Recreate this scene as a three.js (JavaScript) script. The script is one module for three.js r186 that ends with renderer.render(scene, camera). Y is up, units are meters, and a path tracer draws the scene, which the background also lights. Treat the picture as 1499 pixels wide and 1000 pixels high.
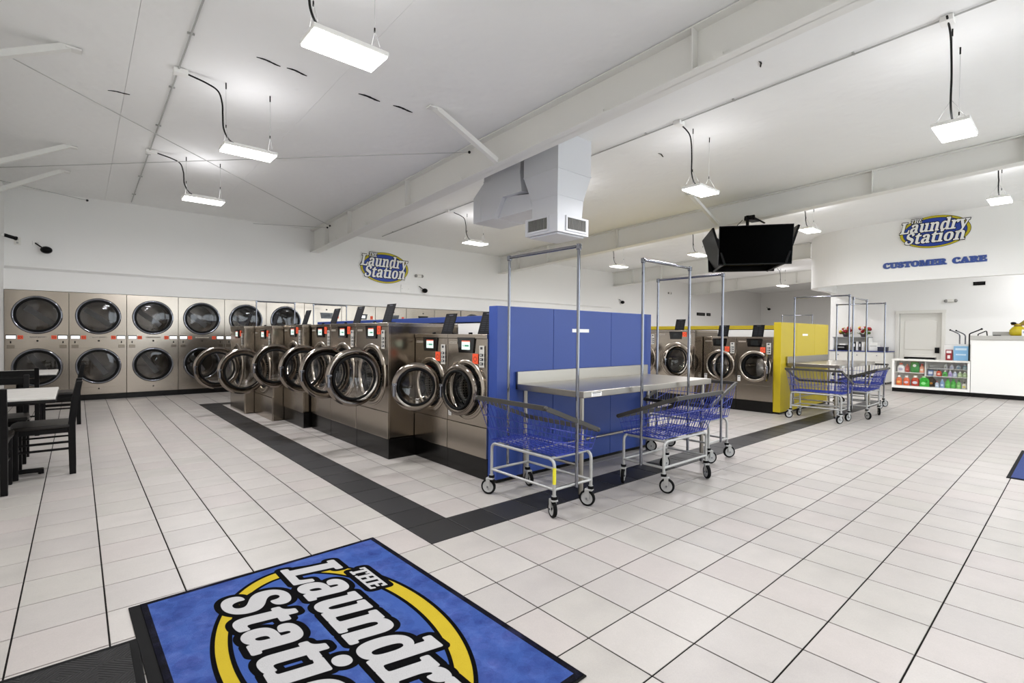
import * as THREE from 'three';
import { mergeGeometries, toCreasedNormals } from 'three/addons/utils/BufferGeometryUtils.js';
import { RoundedBoxGeometry } from 'three/addons/geometries/RoundedBoxGeometry.js';
import { TextGeometry } from 'three/addons/geometries/TextGeometry.js';
import { FontLoader } from 'three/addons/loaders/FontLoader.js';
import { RectAreaLightUniformsLib } from 'three/addons/lights/RectAreaLightUniformsLib.js';

RectAreaLightUniformsLib.init();
const scene = new THREE.Scene();

// ---------------------------------------------------------------- camera, sky, exposure
const camera = new THREE.PerspectiveCamera(2 * Math.atan(500 / 730.06) * 180 / Math.PI, 1499 / 1000, 0.05, 120);
camera.position.set(-2.0231, 1.3295, 1.7275);
camera.rotation.order = 'YXZ';
camera.rotation.set(-0.013, -0.7114, 0.0085);
camera.setViewOffset(1499, 1000, 7.5, 0, 1499, 1000);
camera.updateProjectionMatrix();
const renderer = new THREE.WebGLRenderer({ antialias: true });
renderer.toneMapping = THREE.LinearToneMapping;
renderer.toneMappingExposure = 1.78;
renderer.shadowMap.enabled = true;
scene.background = new THREE.Color(0.85, 0.93, 1.0);
scene.backgroundIntensity = 2.8;
const LAMP = 76;           // radiance of the LED panels

// ---------------------------------------------------------------- helpers
const T = 0.32;            // floor tile pitch
let seed = 7;
const rnd = () => { seed = (seed * 1664525 + 1013904223) % 4294967296; return seed / 4294967296; };
const V = (x, y, z) => new THREE.Vector3(x, y, z);
const PI = Math.PI;
const used = {};
function numbered(n) { const k = used[n] ?? 0; used[n] = k + 1; return k ? n + '_' + String(k).padStart(3, '0') : n; }
function shadow(o) { o.castShadow = true; o.receiveShadow = true; return o; }
function clean(list) {
  const a = (Array.isArray(list) ? list : [list]).flat(3).filter(Boolean).map((g) => {
    let h = g.index ? g.toNonIndexed() : g;
    for (const k of Object.keys(h.attributes)) if (!['position', 'normal', 'uv', 'color'].includes(k)) h.deleteAttribute(k);
    if (!h.attributes.uv) h.setAttribute('uv', new THREE.BufferAttribute(new Float32Array(h.attributes.position.count * 2), 2));
    return h;
  });
  const anyC = a.some((g) => g.attributes.color);
  if (anyC) for (const g of a) if (!g.attributes.color) g.setAttribute('color', new THREE.BufferAttribute(new Float32Array(g.attributes.position.count * 3).fill(1), 3));
  return a.length === 1 ? a[0] : mergeGeometries(a, false);
}
function part(name, geos, m, parent, label) {
  const o = shadow(new THREE.Mesh(clean(geos), m)); o.name = name; parent.add(o);
  if (label) o.userData.label = label;
  return o;
}
function thing(name, label, category, pos = [0, 0, 0], turn = 0, group) {
  const o = new THREE.Group(); o.name = numbered(name); scene.add(o);
  o.position.set(...pos); o.rotation.y = turn; o.userData = { label, category };
  if (group) o.userData.group = group;
  return o;
}
function solo(name, label, category, geos, m, group) {
  const o = shadow(new THREE.Mesh(clean(geos), m)); o.name = numbered(name); scene.add(o);
  o.userData = { label, category }; if (group) o.userData.group = group;
  return o;
}
function struct(name, geos, m, label) {
  const o = geos ? shadow(new THREE.Mesh(clean(geos), m)) : new THREE.Group();
  o.name = numbered(name); scene.add(o); o.userData = { kind: 'structure', label };
  return o;
}
function copy(src, pos, turn, label, group) {
  const o = src.clone(); o.name = numbered(src.name.replace(/_\d{3}$/, '')); scene.add(o);
  o.position.set(...pos); o.rotation.y = turn; o.userData = { ...src.userData };
  if (label) o.userData.label = label; if (group) o.userData.group = group;
  return o;
}
// geometry makers
const bx = (w, h, d, x = 0, y = 0, z = 0) => new THREE.BoxGeometry(w, h, d).translate(x, y, z);
const bb = (x0, x1, y0, y1, z0, z1) => bx(x1 - x0, y1 - y0, z1 - z0, (x0 + x1) / 2, (y0 + y1) / 2, (z0 + z1) / 2);
const rb = (w, h, d, r, x = 0, y = 0, z = 0, s = 2) => new RoundedBoxGeometry(w, h, d, s, r).translate(x, y, z);
const rbb = (x0, x1, y0, y1, z0, z1, r = 0.006, s = 2) => rb(x1 - x0, y1 - y0, z1 - z0, r, (x0 + x1) / 2, (y0 + y1) / 2, (z0 + z1) / 2, s);
function bar(a, b, r, n = 8, r2 = r) {
  a = Array.isArray(a) ? V(...a) : a; b = Array.isArray(b) ? V(...b) : b;
  const d = b.clone().sub(a), g = new THREE.CylinderGeometry(r2, r, d.length(), n);
  g.applyQuaternion(new THREE.Quaternion().setFromUnitVectors(V(0, 1, 0), d.clone().normalize()));
  return g.translate((a.x + b.x) / 2, (a.y + b.y) / 2, (a.z + b.z) / 2);
}
// rectangular bar between two points, w across, h up
function beamBox(a, b, w, h) {
  a = V(...a); b = V(...b);
  const d = b.clone().sub(a), L = d.length(); d.normalize();
  const up = Math.abs(d.y) > 0.95 ? V(1, 0, 0) : V(0, 1, 0), side = new THREE.Vector3().crossVectors(up, d).normalize(), u2 = new THREE.Vector3().crossVectors(d, side);
  const g = new THREE.BoxGeometry(w, h, L);
  g.applyMatrix4(new THREE.Matrix4().makeBasis(side, u2, d));
  return g.translate((a.x + b.x) / 2, (a.y + b.y) / 2, (a.z + b.z) / 2);
}
function tube(pts, r, n = 8, seg = 0, tension = 0.5, closed = false) {
  const c = new THREE.CatmullRomCurve3(pts.map((p) => Array.isArray(p) ? V(...p) : p), closed, 'catmullrom', tension);
  return new THREE.TubeGeometry(c, seg || pts.length * 6, r, n, closed);
}
// pipe with rounded bends: straight legs joined by quadratic fillets
function pipe(pts, r, fil = 0.05, n = 8) {
  const P = pts.map((p) => V(...p)), path = new THREE.CurvePath(); let cur = P[0].clone();
  for (let i = 1; i < P.length - 1; i++) {
    const d1 = P[i].clone().sub(P[i - 1]), d2 = P[i + 1].clone().sub(P[i]);
    const f = Math.min(fil, d1.length() / 2.01, d2.length() / 2.01);
    const a = P[i].clone().sub(d1.normalize().multiplyScalar(f)), b = P[i].clone().add(d2.normalize().multiplyScalar(f));
    if (a.distanceTo(cur) > 1e-4) path.add(new THREE.LineCurve3(cur.clone(), a));
    path.add(new THREE.QuadraticBezierCurve3(a, P[i].clone(), b)); cur = b;
  }
  path.add(new THREE.LineCurve3(cur.clone(), P[P.length - 1]));
  const pp = [];
  for (const c of path.curves) { const k = c.isLineCurve3 ? 1 : 5; for (let i = 0; i < k; i++) pp.push(c.getPoint(i / k)); }
  pp.push(P[P.length - 1]);
  const out = []; 
  // sweep by hand so that every point keeps its place
  const N = pp.length, pos = [], nor = [], uv = [], idx = [];
  let nrm = null;
  for (let i = 0; i < N; i++) {
    const t = pp[Math.min(i + 1, N - 1)].clone().sub(pp[Math.max(i - 1, 0)]).normalize();
    if (!nrm) { nrm = Math.abs(t.y) < 0.9 ? V(0, 1, 0) : V(1, 0, 0); }
    nrm.addScaledVector(t, -nrm.dot(t)).normalize();
    const bn = new THREE.Vector3().crossVectors(t, nrm);
    for (let k = 0; k <= n; k++) {
      const a = k / n * 2 * PI, d = nrm.clone().multiplyScalar(Math.cos(a)).addScaledVector(bn, Math.sin(a));
      pos.push(pp[i].x + d.x * r, pp[i].y + d.y * r, pp[i].z + d.z * r); nor.push(d.x, d.y, d.z); uv.push(k / n, i / N);
    }
  }
  for (let i = 0; i < N - 1; i++) for (let k = 0; k < n; k++) { const a = i * (n + 1) + k, b = a + n + 1; idx.push(a, a + 1, b, b, a + 1, b + 1); }
  const g = new THREE.BufferGeometry();
  g.setAttribute('position', new THREE.Float32BufferAttribute(pos, 3)); g.setAttribute('normal', new THREE.Float32BufferAttribute(nor, 3)); g.setAttribute('uv', new THREE.Float32BufferAttribute(uv, 2)); g.setIndex(idx);
  return g;
}
const lathe = (prof, n = 40) => new THREE.LatheGeometry(prof.map((p) => new THREE.Vector2(p[0], p[1])), n);
// lathe about the z axis, profile given as [radius, z]
const latheZ = (prof, n = 40) => lathe(prof, n).rotateX(PI / 2);
function extrude(shape, depth, bevel = 0, curve = 12) {
  return new THREE.ExtrudeGeometry(shape, { depth, bevelEnabled: bevel > 0, bevelSize: bevel, bevelThickness: bevel, bevelSegments: 2, curveSegments: curve });
}
function poly(pts) { const s = new THREE.Shape(); pts.forEach((p, i) => i ? s.lineTo(p[0], p[1]) : s.moveTo(p[0], p[1])); s.closePath(); return s; }
function rectShape(x0, x1, y0, y1, holes = []) {
  const s = poly([[x0, y0], [x1, y0], [x1, y1], [x0, y1]]);
  for (const [x, y, r] of holes) { const h = new THREE.Path(); h.absarc(x, y, r, 0, 2 * PI, true); s.holes.push(h); }
  return s;
}
const prismZ = (pts, z0, z1) => extrude(poly(pts), z1 - z0).translate(0, 0, z0);
// uv in metres by the dominant axis of each face (for textured boxes)
function boxUV(g, scale = 1) {
  g = g.index ? g.toNonIndexed() : g; const p = g.attributes.position, n = g.attributes.normal, uv = new Float32Array(p.count * 2);
  for (let i = 0; i < p.count; i++) {
    const ax = Math.abs(n.getX(i)), ay = Math.abs(n.getY(i)), az = Math.abs(n.getZ(i));
    const [u, v] = ay >= ax && ay >= az ? [p.getX(i), p.getZ(i)] : ax >= az ? [p.getZ(i), p.getY(i)] : [p.getX(i), p.getY(i)];
    uv[i * 2] = u * scale; uv[i * 2 + 1] = v * scale;
  }
  g.setAttribute('uv', new THREE.BufferAttribute(uv, 2)); return g;
}

// ---------------------------------------------------------------- procedural textures
function hash2(x, y, s) { let h = (x * 374761393 + y * 668265263 + s * 2147483647) | 0; h = (h ^ (h >>> 13)) * 1274126177 | 0; return ((h ^ (h >>> 16)) >>> 0) / 4294967296; }
function vnoise(x, y, per, s) {
  const xi = Math.floor(x), yi = Math.floor(y), fx = x - xi, fy = y - yi, u = fx * fx * (3 - 2 * fx), v = fy * fy * (3 - 2 * fy), m = (a) => ((a % per) + per) % per;
  const a = hash2(m(xi), m(yi), s), b = hash2(m(xi + 1), m(yi), s), c = hash2(m(xi), m(yi + 1), s), d = hash2(m(xi + 1), m(yi + 1), s);
  return a + (b - a) * u + (c - a) * v + (a - b - c + d) * u * v;
}
function noiseTex(size, f, srgb, rep = 1) {
  const d = new Uint8Array(size * size * 4);
  for (let y = 0; y < size; y++) for (let x = 0; x < size; x++) {
    const c = f(x / size, y / size); const i = (y * size + x) * 4;
    const q = Array.isArray(c) ? c : [c, c, c];
    d[i] = Math.max(0, Math.min(255, q[0] * 255)); d[i + 1] = Math.max(0, Math.min(255, q[1] * 255)); d[i + 2] = Math.max(0, Math.min(255, q[2] * 255)); d[i + 3] = 255;
  }
  const t = new THREE.DataTexture(d, size, size); t.wrapS = t.wrapT = THREE.RepeatWrapping; t.magFilter = THREE.LinearFilter; t.minFilter = THREE.LinearMipmapLinearFilter; t.generateMipmaps = true;
  if (srgb) t.colorSpace = THREE.SRGBColorSpace; t.repeat.set(rep, rep); t.needsUpdate = true; return t;
}
const fbm = (u, v, b, o, s) => { let a = 0, w = 0, k = 1; for (let i = 0; i < o; i++) { a += vnoise(u * b, v * b, b, s + i) * k; w += k; k *= 0.55; b *= 2; } return a / w; };
const tileTex = noiseTex(512, (u, v) => { const n = fbm(u, v, 4, 6, 3), g = hash2(u * 512 | 0, v * 512 | 0, 9); const k = 0.90 + 0.14 * (n - 0.5) + 0.035 * (g - 0.5); return [k, k * 0.99 + 0.006 * (fbm(u, v, 3, 3, 21) - 0.5), k * 0.975]; }, true, 0.7);
const brushTex = noiseTex(512, (u, v) => 0.5 + 0.5 * (fbm(u * 0.12 % 1, v, 128, 2, 5) - 0.5) + 0.12 * (fbm(u, v, 6, 3, 8) - 0.5), false, 1.4);
const ceilBump = noiseTex(512, (u, v) => fbm(u, v, 3, 5, 31), false, 0.35);
const plasterBump = noiseTex(256, (u, v) => fbm(u, v, 32, 3, 41), false, 2);
const matPile = noiseTex(512, (u, v) => 0.5 * hash2(u * 512 | 0, v * 512 | 0, 51) + 0.5 * fbm(u, v, 64, 2, 52), false, 4);
const woodTex = noiseTex(256, (u, v) => { const n = fbm(u * 1, v * 1, 8, 4, 61) * 0.5 + fbm((u * 0.1) % 1, v, 64, 2, 62) * 0.5; const k = 0.72 + 0.2 * (n - 0.5); return [k, k * 0.985, k * 0.95]; }, true, 1);
const drumHoles = noiseTex(256, (u, v) => { const a = (u * 16) % 1 - 0.5, b = (v * 16) % 1 - 0.5; return a * a + b * b < 0.06 ? 0.08 : 1; }, true, 3);
function canvasTex(w, h, f) {
  const c = document.createElement('canvas'); c.width = w; c.height = h; f(c.getContext('2d'), w, h);
  const t = new THREE.CanvasTexture(c); t.colorSpace = THREE.SRGBColorSpace; t.anisotropy = 8; return t;
}

// ---------------------------------------------------------------- materials
const std = (hex, rough = 0.6, metal = 0, extra = {}) => new THREE.MeshStandardMaterial({ color: hex, roughness: rough, metalness: metal, ...extra });
const blk = (hex, rough = 0.5, spec = 0.3) => new THREE.MeshPhysicalMaterial({ color: hex, roughness: rough, specularIntensity: spec });
const M = {
  wall: std(0xf1f0ec, 0.75, 0, { bumpMap: plasterBump, bumpScale: 0.0008 }),
  ceil: std(0xf4f4f1, 0.7, 0, { bumpMap: ceilBump, bumpScale: 0.05 }),
  beam: std(0xe9e8e2, 0.55),
  grout: blk(0x14110f, 0.95),
  steel: std(0xa89f93, 0.2, 1, { bumpMap: brushTex, bumpScale: 0.00004 }),
  steelDark: std(0x857c70, 0.2, 1, { bumpMap: brushTex, bumpScale: 0.00004 }),
  steelTable: std(0xa39e95, 0.3, 1, { bumpMap: brushTex, bumpScale: 0.00005 }),
  chrome: std(0x82848b, 0.05, 1),
  ring: std(0x857c73, 0.1, 1),
  drum: std(0xb5b1aa, 0.3, 1, { map: drumHoles, side: THREE.DoubleSide }),
  dark: blk(0x070708, 0.4),
  darkGloss: std(0x060607, 0.08),
  plinth: blk(0x080706, 0.2, 0.6),
  rubber: blk(0x0b0b0b, 0.8),
  seam: std(0x1d1b19, 0.8),
  white: std(0xf2f1ec, 0.5),
  whiteGloss: std(0xf4f3ee, 0.25),
  offwhite: std(0xe6e4dc, 0.5),
  orange: std(0xe2502b, 0.55),
  blue: std(0x27428a, 0.42),
  yellow: std(0xbda710, 0.42),
  blueWire: std(0x1f3290, 0.3),
  greyPaint: std(0xa9a9a6, 0.35, 0.3),
  bumper: blk(0x3c3a36, 0.45, 0.6),
  blackWood: blk(0x050404, 0.4, 0.35),
  seatWood: blk(0x1b1713, 0.35, 0.6),
  laminate: std(0xffffff, 0.35, 0, { map: woodTex }),
  edge: blk(0x121110, 0.5),
  cable: blk(0x1c1c1a, 0.5),
  conduit: std(0xb2b2ae, 0.5),
  wire: std(0xb9b9b5, 0.5),
  galv: std(0xd6d7d9, 0.5, 0.1),
  black: blk(0x030303, 0.35),
  screen: blk(0x010101, 0.2, 0.03),
  glass: new THREE.MeshPhysicalMaterial({ color: 0xffffff, roughness: 0.02, transmission: 1, thickness: 0, ior: 1.5 }),
  smoke: new THREE.MeshPhysicalMaterial({ color: 0xb4b4b6, roughness: 0.03, transmission: 1, thickness: 0, ior: 1.5 }),
};
const lens = std(0xffffff, 0.4, 0, { emissive: 0xfffdf6, emissiveIntensity: 5 });
const lcd = new THREE.MeshStandardMaterial({ color: 0x222222, roughness: 0.3, emissive: 0xffffff, emissiveIntensity: 0.85, emissiveMap: canvasTex(128, 128, (c, w, h) => {
  c.fillStyle = '#cfe3da'; c.fillRect(0, 0, w, h); c.fillStyle = '#c9583f'; c.fillRect(0, 0, w, 16);
  c.fillStyle = '#1d2f2c'; c.font = 'bold 34px sans-serif'; c.fillText('$', 16, 84); c.fillStyle = '#2e7a5c'; c.fillRect(46, 60, 66, 24); }) });
const lcdOff = std(0x1a1d1d, 0.2);
const lcdDryer = std(0x333333, 0.3, 0, { emissive: 0xffffff, emissiveIntensity: 0.95 });
const cardMat = new THREE.MeshPhysicalMaterial({ roughness: 0.6, specularIntensity: 0.25, map: canvasTex(128, 160, (c, w, h) => {
  c.fillStyle = '#0a0a0c'; c.fillRect(0, 0, w, h); c.fillStyle = '#4a4d55'; c.fillRect(42, 10, 46, 8); c.fillStyle = '#26282e';
  for (let i = 0; i < 8; i++) { c.fillRect(20, 34 + i * 14, 40, 5); c.fillRect(70, 34 + i * 14, 38, 5); } }) });
const keyMat = std(0xffffff, 0.5, 0, { map: canvasTex(64, 160, (c, w, h) => {
  c.fillStyle = '#b9b6ae'; c.fillRect(0, 0, w, h); c.fillStyle = '#26262a';
  c.fillRect(14, 10, 30, 18); for (let i = 0; i < 3; i++) { c.fillRect(8, 60 + i * 32, 46, 20); c.fillStyle = '#e8e6e0'; c.fillRect(16, 66 + i * 32, 14, 7); c.fillStyle = '#26262a'; } }) });
const tagMat = std(0xffffff, 0.55, 0, { map: canvasTex(64, 80, (c, w, h) => { c.fillStyle = '#e4512a'; c.fillRect(0, 0, w, h); c.strokeStyle = '#7a1f10'; c.lineWidth = 5; c.beginPath(); c.arc(32, 42, 17, 0, 7); c.stroke(); }) });
const stickerMat = std(0xffffff, 0.6, 0, { map: canvasTex(64, 96, (c, w, h) => { c.fillStyle = '#e9e8e4'; c.fillRect(0, 0, w, h); c.fillStyle = '#444'; c.fillRect(6, 8, 52, 18); c.fillStyle = '#999'; for (let i = 0; i < 5; i++) c.fillRect(8, 38 + i * 11, 46, 4); }) });

// ---------------------------------------------------------------- the setting
const prismX = (pts, x0, x1) => extrude(poly(pts.map(([z, y]) => [-z, y])), x1 - x0).rotateY(PI / 2).translate(x0, 0, 0);
const prismY = (pts, y0, y1, bev = 0) => extrude(poly(pts.map(([x, z]) => [x, -z])), y1 - y0, bev).rotateX(-PI / 2).translate(0, y0, 0);
const ceilY = (z) => 3.92 + 0.035 * (z + 10.9);
const ZB = -10.95, ZF = 7.0, XL = -3.01, XR = 28.9;

// floor: grout bed, every tile its own piece near the camera, the rest joined
{
  const fl = struct('floor', null, null, 'pale square floor tiles with dark grout and a black border strip');
  part('grout_bed', bb(XL - 0.2, XR + 0.2, -0.25, -0.0035, -12.1, ZF + 0.1), M.grout, fl);
  const g = 0.0035, h = T / 2 - g, b = 0.0018;
  const tile = () => {   // five sided tile with an eased edge
    const p = [], q = (...a) => { for (const i of [0, 1, 2, 0, 2, 3]) p.push(...a[i]); };
    const hi = h - b, y0 = -0.0045, y1 = -0.0012;
    q([-hi, 0, hi], [hi, 0, hi], [hi, 0, -hi], [-hi, 0, -hi]);
    for (let k = 0; k < 4; k++) {
      const c = [1, 0, -1, 0][k], s = [0, 1, 0, -1][k], rot = (x, y, z) => [x * c + z * s, y, -x * s + z * c];
      q(rot(-h, y1, h), rot(h, y1, h), rot(hi, 0, hi), rot(-hi, 0, hi));
      q(rot(-h, y0, h), rot(h, y0, h), rot(h, y1, h), rot(-h, y1, h));
    }
    const geo = new THREE.BufferGeometry(); geo.setAttribute('position', new THREE.Float32BufferAttribute(p, 3)); geo.computeVertexNormals(); return geo;
  };
  const base = tile();
  const tones = [[0.475, 0.455, 0.435], [0.50, 0.48, 0.46], [0.455, 0.435, 0.42], [0.48, 0.45, 0.435], [0.465, 0.45, 0.425]];
  const darks = [[0.013, 0.013, 0.0145], [0.017, 0.017, 0.0185], [0.011, 0.011, 0.012]];
  const mk = (c, r) => { const m = std(0xffffff, r, 0, { map: tileTex, bumpMap: tileTex, bumpScale: 0.0004 }); m.color.setRGB(...c); return m; };
  const lightM = tones.map((c) => mk(c, 0.42)), darkM = darks.map((c) => mk(c, 0.5));
  const restM = mk([1, 1, 1], 0.42); restM.vertexColors = true;
  // a few variants of each, with different patches of the mottling
  const variants = [0, 1, 2, 3].map((k) => { const gq = base.clone(), p = gq.attributes.position, uv = new Float32Array(p.count * 2); for (let i = 0; i < p.count; i++) { uv[i * 2] = p.getX(i) + k * 0.37; uv[i * 2 + 1] = p.getZ(i) + k * 0.71; } gq.setAttribute('uv', new THREE.BufferAttribute(uv, 2)); return gq; });
  const isDark = (i, j) => (i === -1 && j >= -28 && j <= -4) || (i === 33 && j >= -28 && j <= -4) || ((j === -4 || j === -28) && i >= -1 && i <= 33);
  const cam = camera.position, fwd = V(Math.sin(0.7114), 0, -Math.cos(0.7114)), right = V(Math.cos(0.7114), 0, Math.sin(0.7114));
  const cells = [];
  for (let i = -10; i < 90; i++) for (let j = -34; j < 22; j++) {
    const x = (i + 0.5) * T, z = (j + 0.5) * T;
    if (x < XL - 0.1 || z > ZF) continue;
    const d = (x - cam.x) * fwd.x + (z - cam.z) * fwd.z, r = (x - cam.x) * right.x + (z - cam.z) * right.z;
    const seen = d > 1.85 && Math.abs(r) < d * 1.05 && !(x > 0.85 && x < 3.2 && z < -2) && !(x > -1.65 && x < -0.75 && z > -1 && z < 0.3);
    cells.push({ i, j, x, z, d: seen ? d : 999 });
  }
  cells.sort((a, c) => a.d - c.d || a.i - c.i || a.j - c.j);
  const rest = [];
  cells.forEach((c, n) => {
    const dk = isDark(c.i, c.j), v = variants[Math.floor(hash2(c.i + 50, c.j + 60, 1) * 4)], t = Math.floor(hash2(c.i + 50, c.j + 60, 2) * (dk ? 3 : 5));
    if (n < 298) {
      const o = shadow(new THREE.Mesh(v, dk ? darkM[t] : lightM[t])); o.name = numbered(dk ? 'border_tile' : 'tile'); o.position.set(c.x, 0, c.z); fl.add(o);
    } else {
      const q = v.clone().translate(c.x, 0, c.z), col = dk ? darks[t] : tones[t], a = new Float32Array(q.attributes.position.count * 3);
      for (let k = 0; k < a.length; k++) a[k] = col[k % 3];
      q.setAttribute('color', new THREE.BufferAttribute(a, 3)); rest.push(q);
    }
  });
  const r = part('tile_field', rest, restM, fl); r.userData.kind = 'stuff';
}

// ceiling: sloping white lining in sheets, with a few tears
{
  const ce = struct('ceiling', null, null, 'white sloping roof lining in wide sheets');
  const xs = [-3.4, -1.6, 0.2, 2.46, 4.3, 6.1, 8.56, 10.4, 12.2, 14.66, 17, 20.7, 25, 29.3];
  for (let k = 0; k < xs.length - 1; k++) {
    const y = (z) => ceilY(z) + 0.0015 * (k % 3), g = prismX([[-12.2, y(-12.2)], [ZF + 0.3, y(ZF + 0.3)], [ZF + 0.3, y(ZF + 0.3) + 0.12], [-12.2, y(-12.2) + 0.12]], xs[k] + 0.0015, xs[k + 1] - 0.0015);
    part('sheet', boxUV(g), M.ceil, ce);
  }
  const tear = (x0, z0, x1, z1, w) => { const n = 8, L = [], R = []; for (let k = 0; k <= n; k++) { const t = k / n, ww = w * Math.sin(PI * t) * (0.6 + 0.5 * hash2(k, 3, 5)), x = x0 + (x1 - x0) * t, z = z0 + (z1 - z0) * t + 0.012 * Math.sin(5 * t); L.push([x, z + ww]); R.unshift([x, z - ww]); } return prismY([...L, ...R], 0, 0.01).applyMatrix4(new THREE.Matrix4().set(1, 0, 0, 0, 0, 1, 0.035, ceilY(0) - 0.006, 0, 0, 1, 0, 0, 0, 0, 1)); };
  for (const [a, b, c, d, w] of [[-0.62, -3.88, -0.38, -3.89, 0.012], [-0.32, -3.89, -0.1, -3.9, 0.013], [0.5, -3.92, 0.78, -3.92, 0.016], [0.95, -3.92, 1.23, -3.92, 0.016], [-1.75, -5.65, -1.55, -5.6, 0.01], [4.9, -2.7, 5.1, -2.72, 0.012], [3.5, -0.6, 3.64, -0.62, 0.012]]) part('tear', tear(a, b, c, d, w), M.dark, ce, 'dark tear in the white lining');
}
// walls
struct('wall_back', [boxUV(bb(XL - 0.2, 8.6, 2.47, 4.2, ZB - 0.15, ZB)), boxUV(bb(8.6, XR + 0.2, 0, 4.2, ZB - 0.15, ZB))], M.wall, 'white back wall above the dryers');
{
  const w = struct('wall_bulkhead', null, null, 'white boxed bulkhead over the dryers with a sloped ledge');
  part('fascia', boxUV(prismX([[ZB, 2.075], [-10.81, 2.075], [-10.81, 2.44], [ZB, 2.5]], XL, 14.4)), M.wall, w);
  part('recess_back', boxUV(bb(XL - 0.2, 8.6, 0, 2.5, -12.15, -12.0)), M.wall, w);
  part('recess_soffit', boxUV(bb(XL - 0.2, 8.6, 2.3, 2.47, -12.1, ZB)), M.wall, w);
  part('recess_end', boxUV(bb(8.45, 8.6, 0, 2.47, -12.1, -10.9)), M.wall, w);
}
struct('wall_left', [boxUV(bb(XL - 0.2, XL, 0, 4.75, -12.15, ZF + 0.2))], M.wall, 'white side wall');
struct('wall_right', [boxUV(bb(XR, XR + 0.2, 0, 4.75, ZB - 0.15, ZF + 0.2))], M.wall, 'far white end wall');
{
  // storefront behind the camera: big windows over a low sill
  const wins = [[0.4, 3.0], [3.3, 5.9], [6.2, 8.8], [9.1, 11.7], [12.0, 14.6]], y0 = 0.35, y1 = 3.2;
  const g = [bb(XL - 0.2, XR + 0.2, 0, y0, ZF, ZF + 0.2), bb(XL - 0.2, XR + 0.2, y1, 4.75, ZF, ZF + 0.2)];
  let x = XL - 0.2; for (const [a, b] of wins) { g.push(bb(x, a, y0, y1, ZF, ZF + 0.2)); x = b; } g.push(bb(x, XR + 0.2, y0, y1, ZF, ZF + 0.2));
  struct('wall_front', g.map((q) => boxUV(q)), M.wall, 'storefront wall behind the viewer');
  wins.forEach(([a, b], k) => {
    const w = struct('window_' + (k + 1), null, null, 'tall storefront window'); const t = 0.05, z0 = ZF + 0.05, z1 = ZF + 0.13;
    part('window_frame', [bb(a, b, y0, y0 + t, z0, z1), bb(a, b, y1 - t, y1, z0, z1), bb(a, a + t, y0, y1, z0, z1), bb(b - t, b, y0, y1, z0, z1), bb((a + b) / 2 - t / 2, (a + b) / 2 + t / 2, y0, y1, z0, z1)], M.edge, w);
    part('pane', bb(a + t, (a + b) / 2 - t / 2, y0 + t, y1 - t, ZF + 0.085, ZF + 0.09), M.glass, w); part('pane', bb((a + b) / 2 + t / 2, b - t, y0 + t, y1 - t, ZF + 0.085, ZF + 0.09), M.glass, w);
  });
}
// partition with the staff door, behind the service counter
{
  const xd = 16.3, zl = -1.86, zr = -0.9, dh = 2.05;
  const g = [bb(xd, xd + 0.18, 0, 4.75, -3.63, zl), bb(xd, xd + 0.18, 0, 4.75, zr, ZF), bb(xd, xd + 0.18, dh, 4.75, zl, zr)];
  struct('wall_partition', g.map((q) => boxUV(q)), M.wall, 'white partition with a panel door behind the counter');
  const d = struct('door_1', null, null, 'white two-panel interior door');
  part('leaf', bb(xd + 0.06, xd + 0.1, 0.01, dh - 0.01, zl + 0.01, zr - 0.01), M.offwhite, d);
  const arch = (z0, z1, y0, y1, rise) => { const s = new THREE.Shape(); s.moveTo(z0, y0); s.lineTo(z1, y0); s.lineTo(z1, y1 - rise); s.quadraticCurveTo((z0 + z1) / 2, y1 + rise, z0, y1 - rise); s.closePath(); return extrude(s, 0.012, 0.01).rotateY(-PI / 2); };
  part('panel', arch(zl + 0.13, zr - 0.13, 1.02, 1.86, 0.05).translate(xd + 0.065, 0, 0), M.offwhite, d);
  part('panel', arch(zl + 0.13, zr - 0.13, 0.2, 0.86, 0).translate(xd + 0.065, 0, 0), M.offwhite, d);
  part('casing', [bb(xd - 0.02, xd, 0, dh + 0.08, zl - 0.08, zl), bb(xd - 0.02, xd, 0, dh + 0.08, zr, zr + 0.08), bb(xd - 0.03, xd, dh, dh + 0.09, zl - 0.09, zr + 0.09)], M.offwhite, d);
  part('lock_plate', rbb(xd + 0.02, xd + 0.06, 0.92, 1.08, zr - 0.15, zr - 0.05, 0.008), M.black, d, 'black keypad lock');
}
// curved fascia over the customer counter
{
  const outer = [], n = 16; outer.push([13.42, ZF]); outer.push([13.42, -2.3]);
  const cx = 14.75, cz = -2.3, R = 1.33; for (let k = 1; k <= n; k++) { const a = k / n * PI / 2; outer.push([cx - R * Math.cos(a), cz - R * Math.sin(a)]); } outer.push([16.3, cz - R]);
  const inner = outer.map(([x, z], i) => i < 2 ? [x + 0.16, z] : i === outer.length - 1 ? [x, z + 0.16] : [cx + (x - cx) * (R - 0.16) / R, cz + (z - cz) * (R - 0.16) / R]).reverse();
  struct('wall_fascia', prismY([...outer, ...inner], 2.745, 4.72), M.wall, 'tall white curved fascia over the service counter');
}
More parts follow.
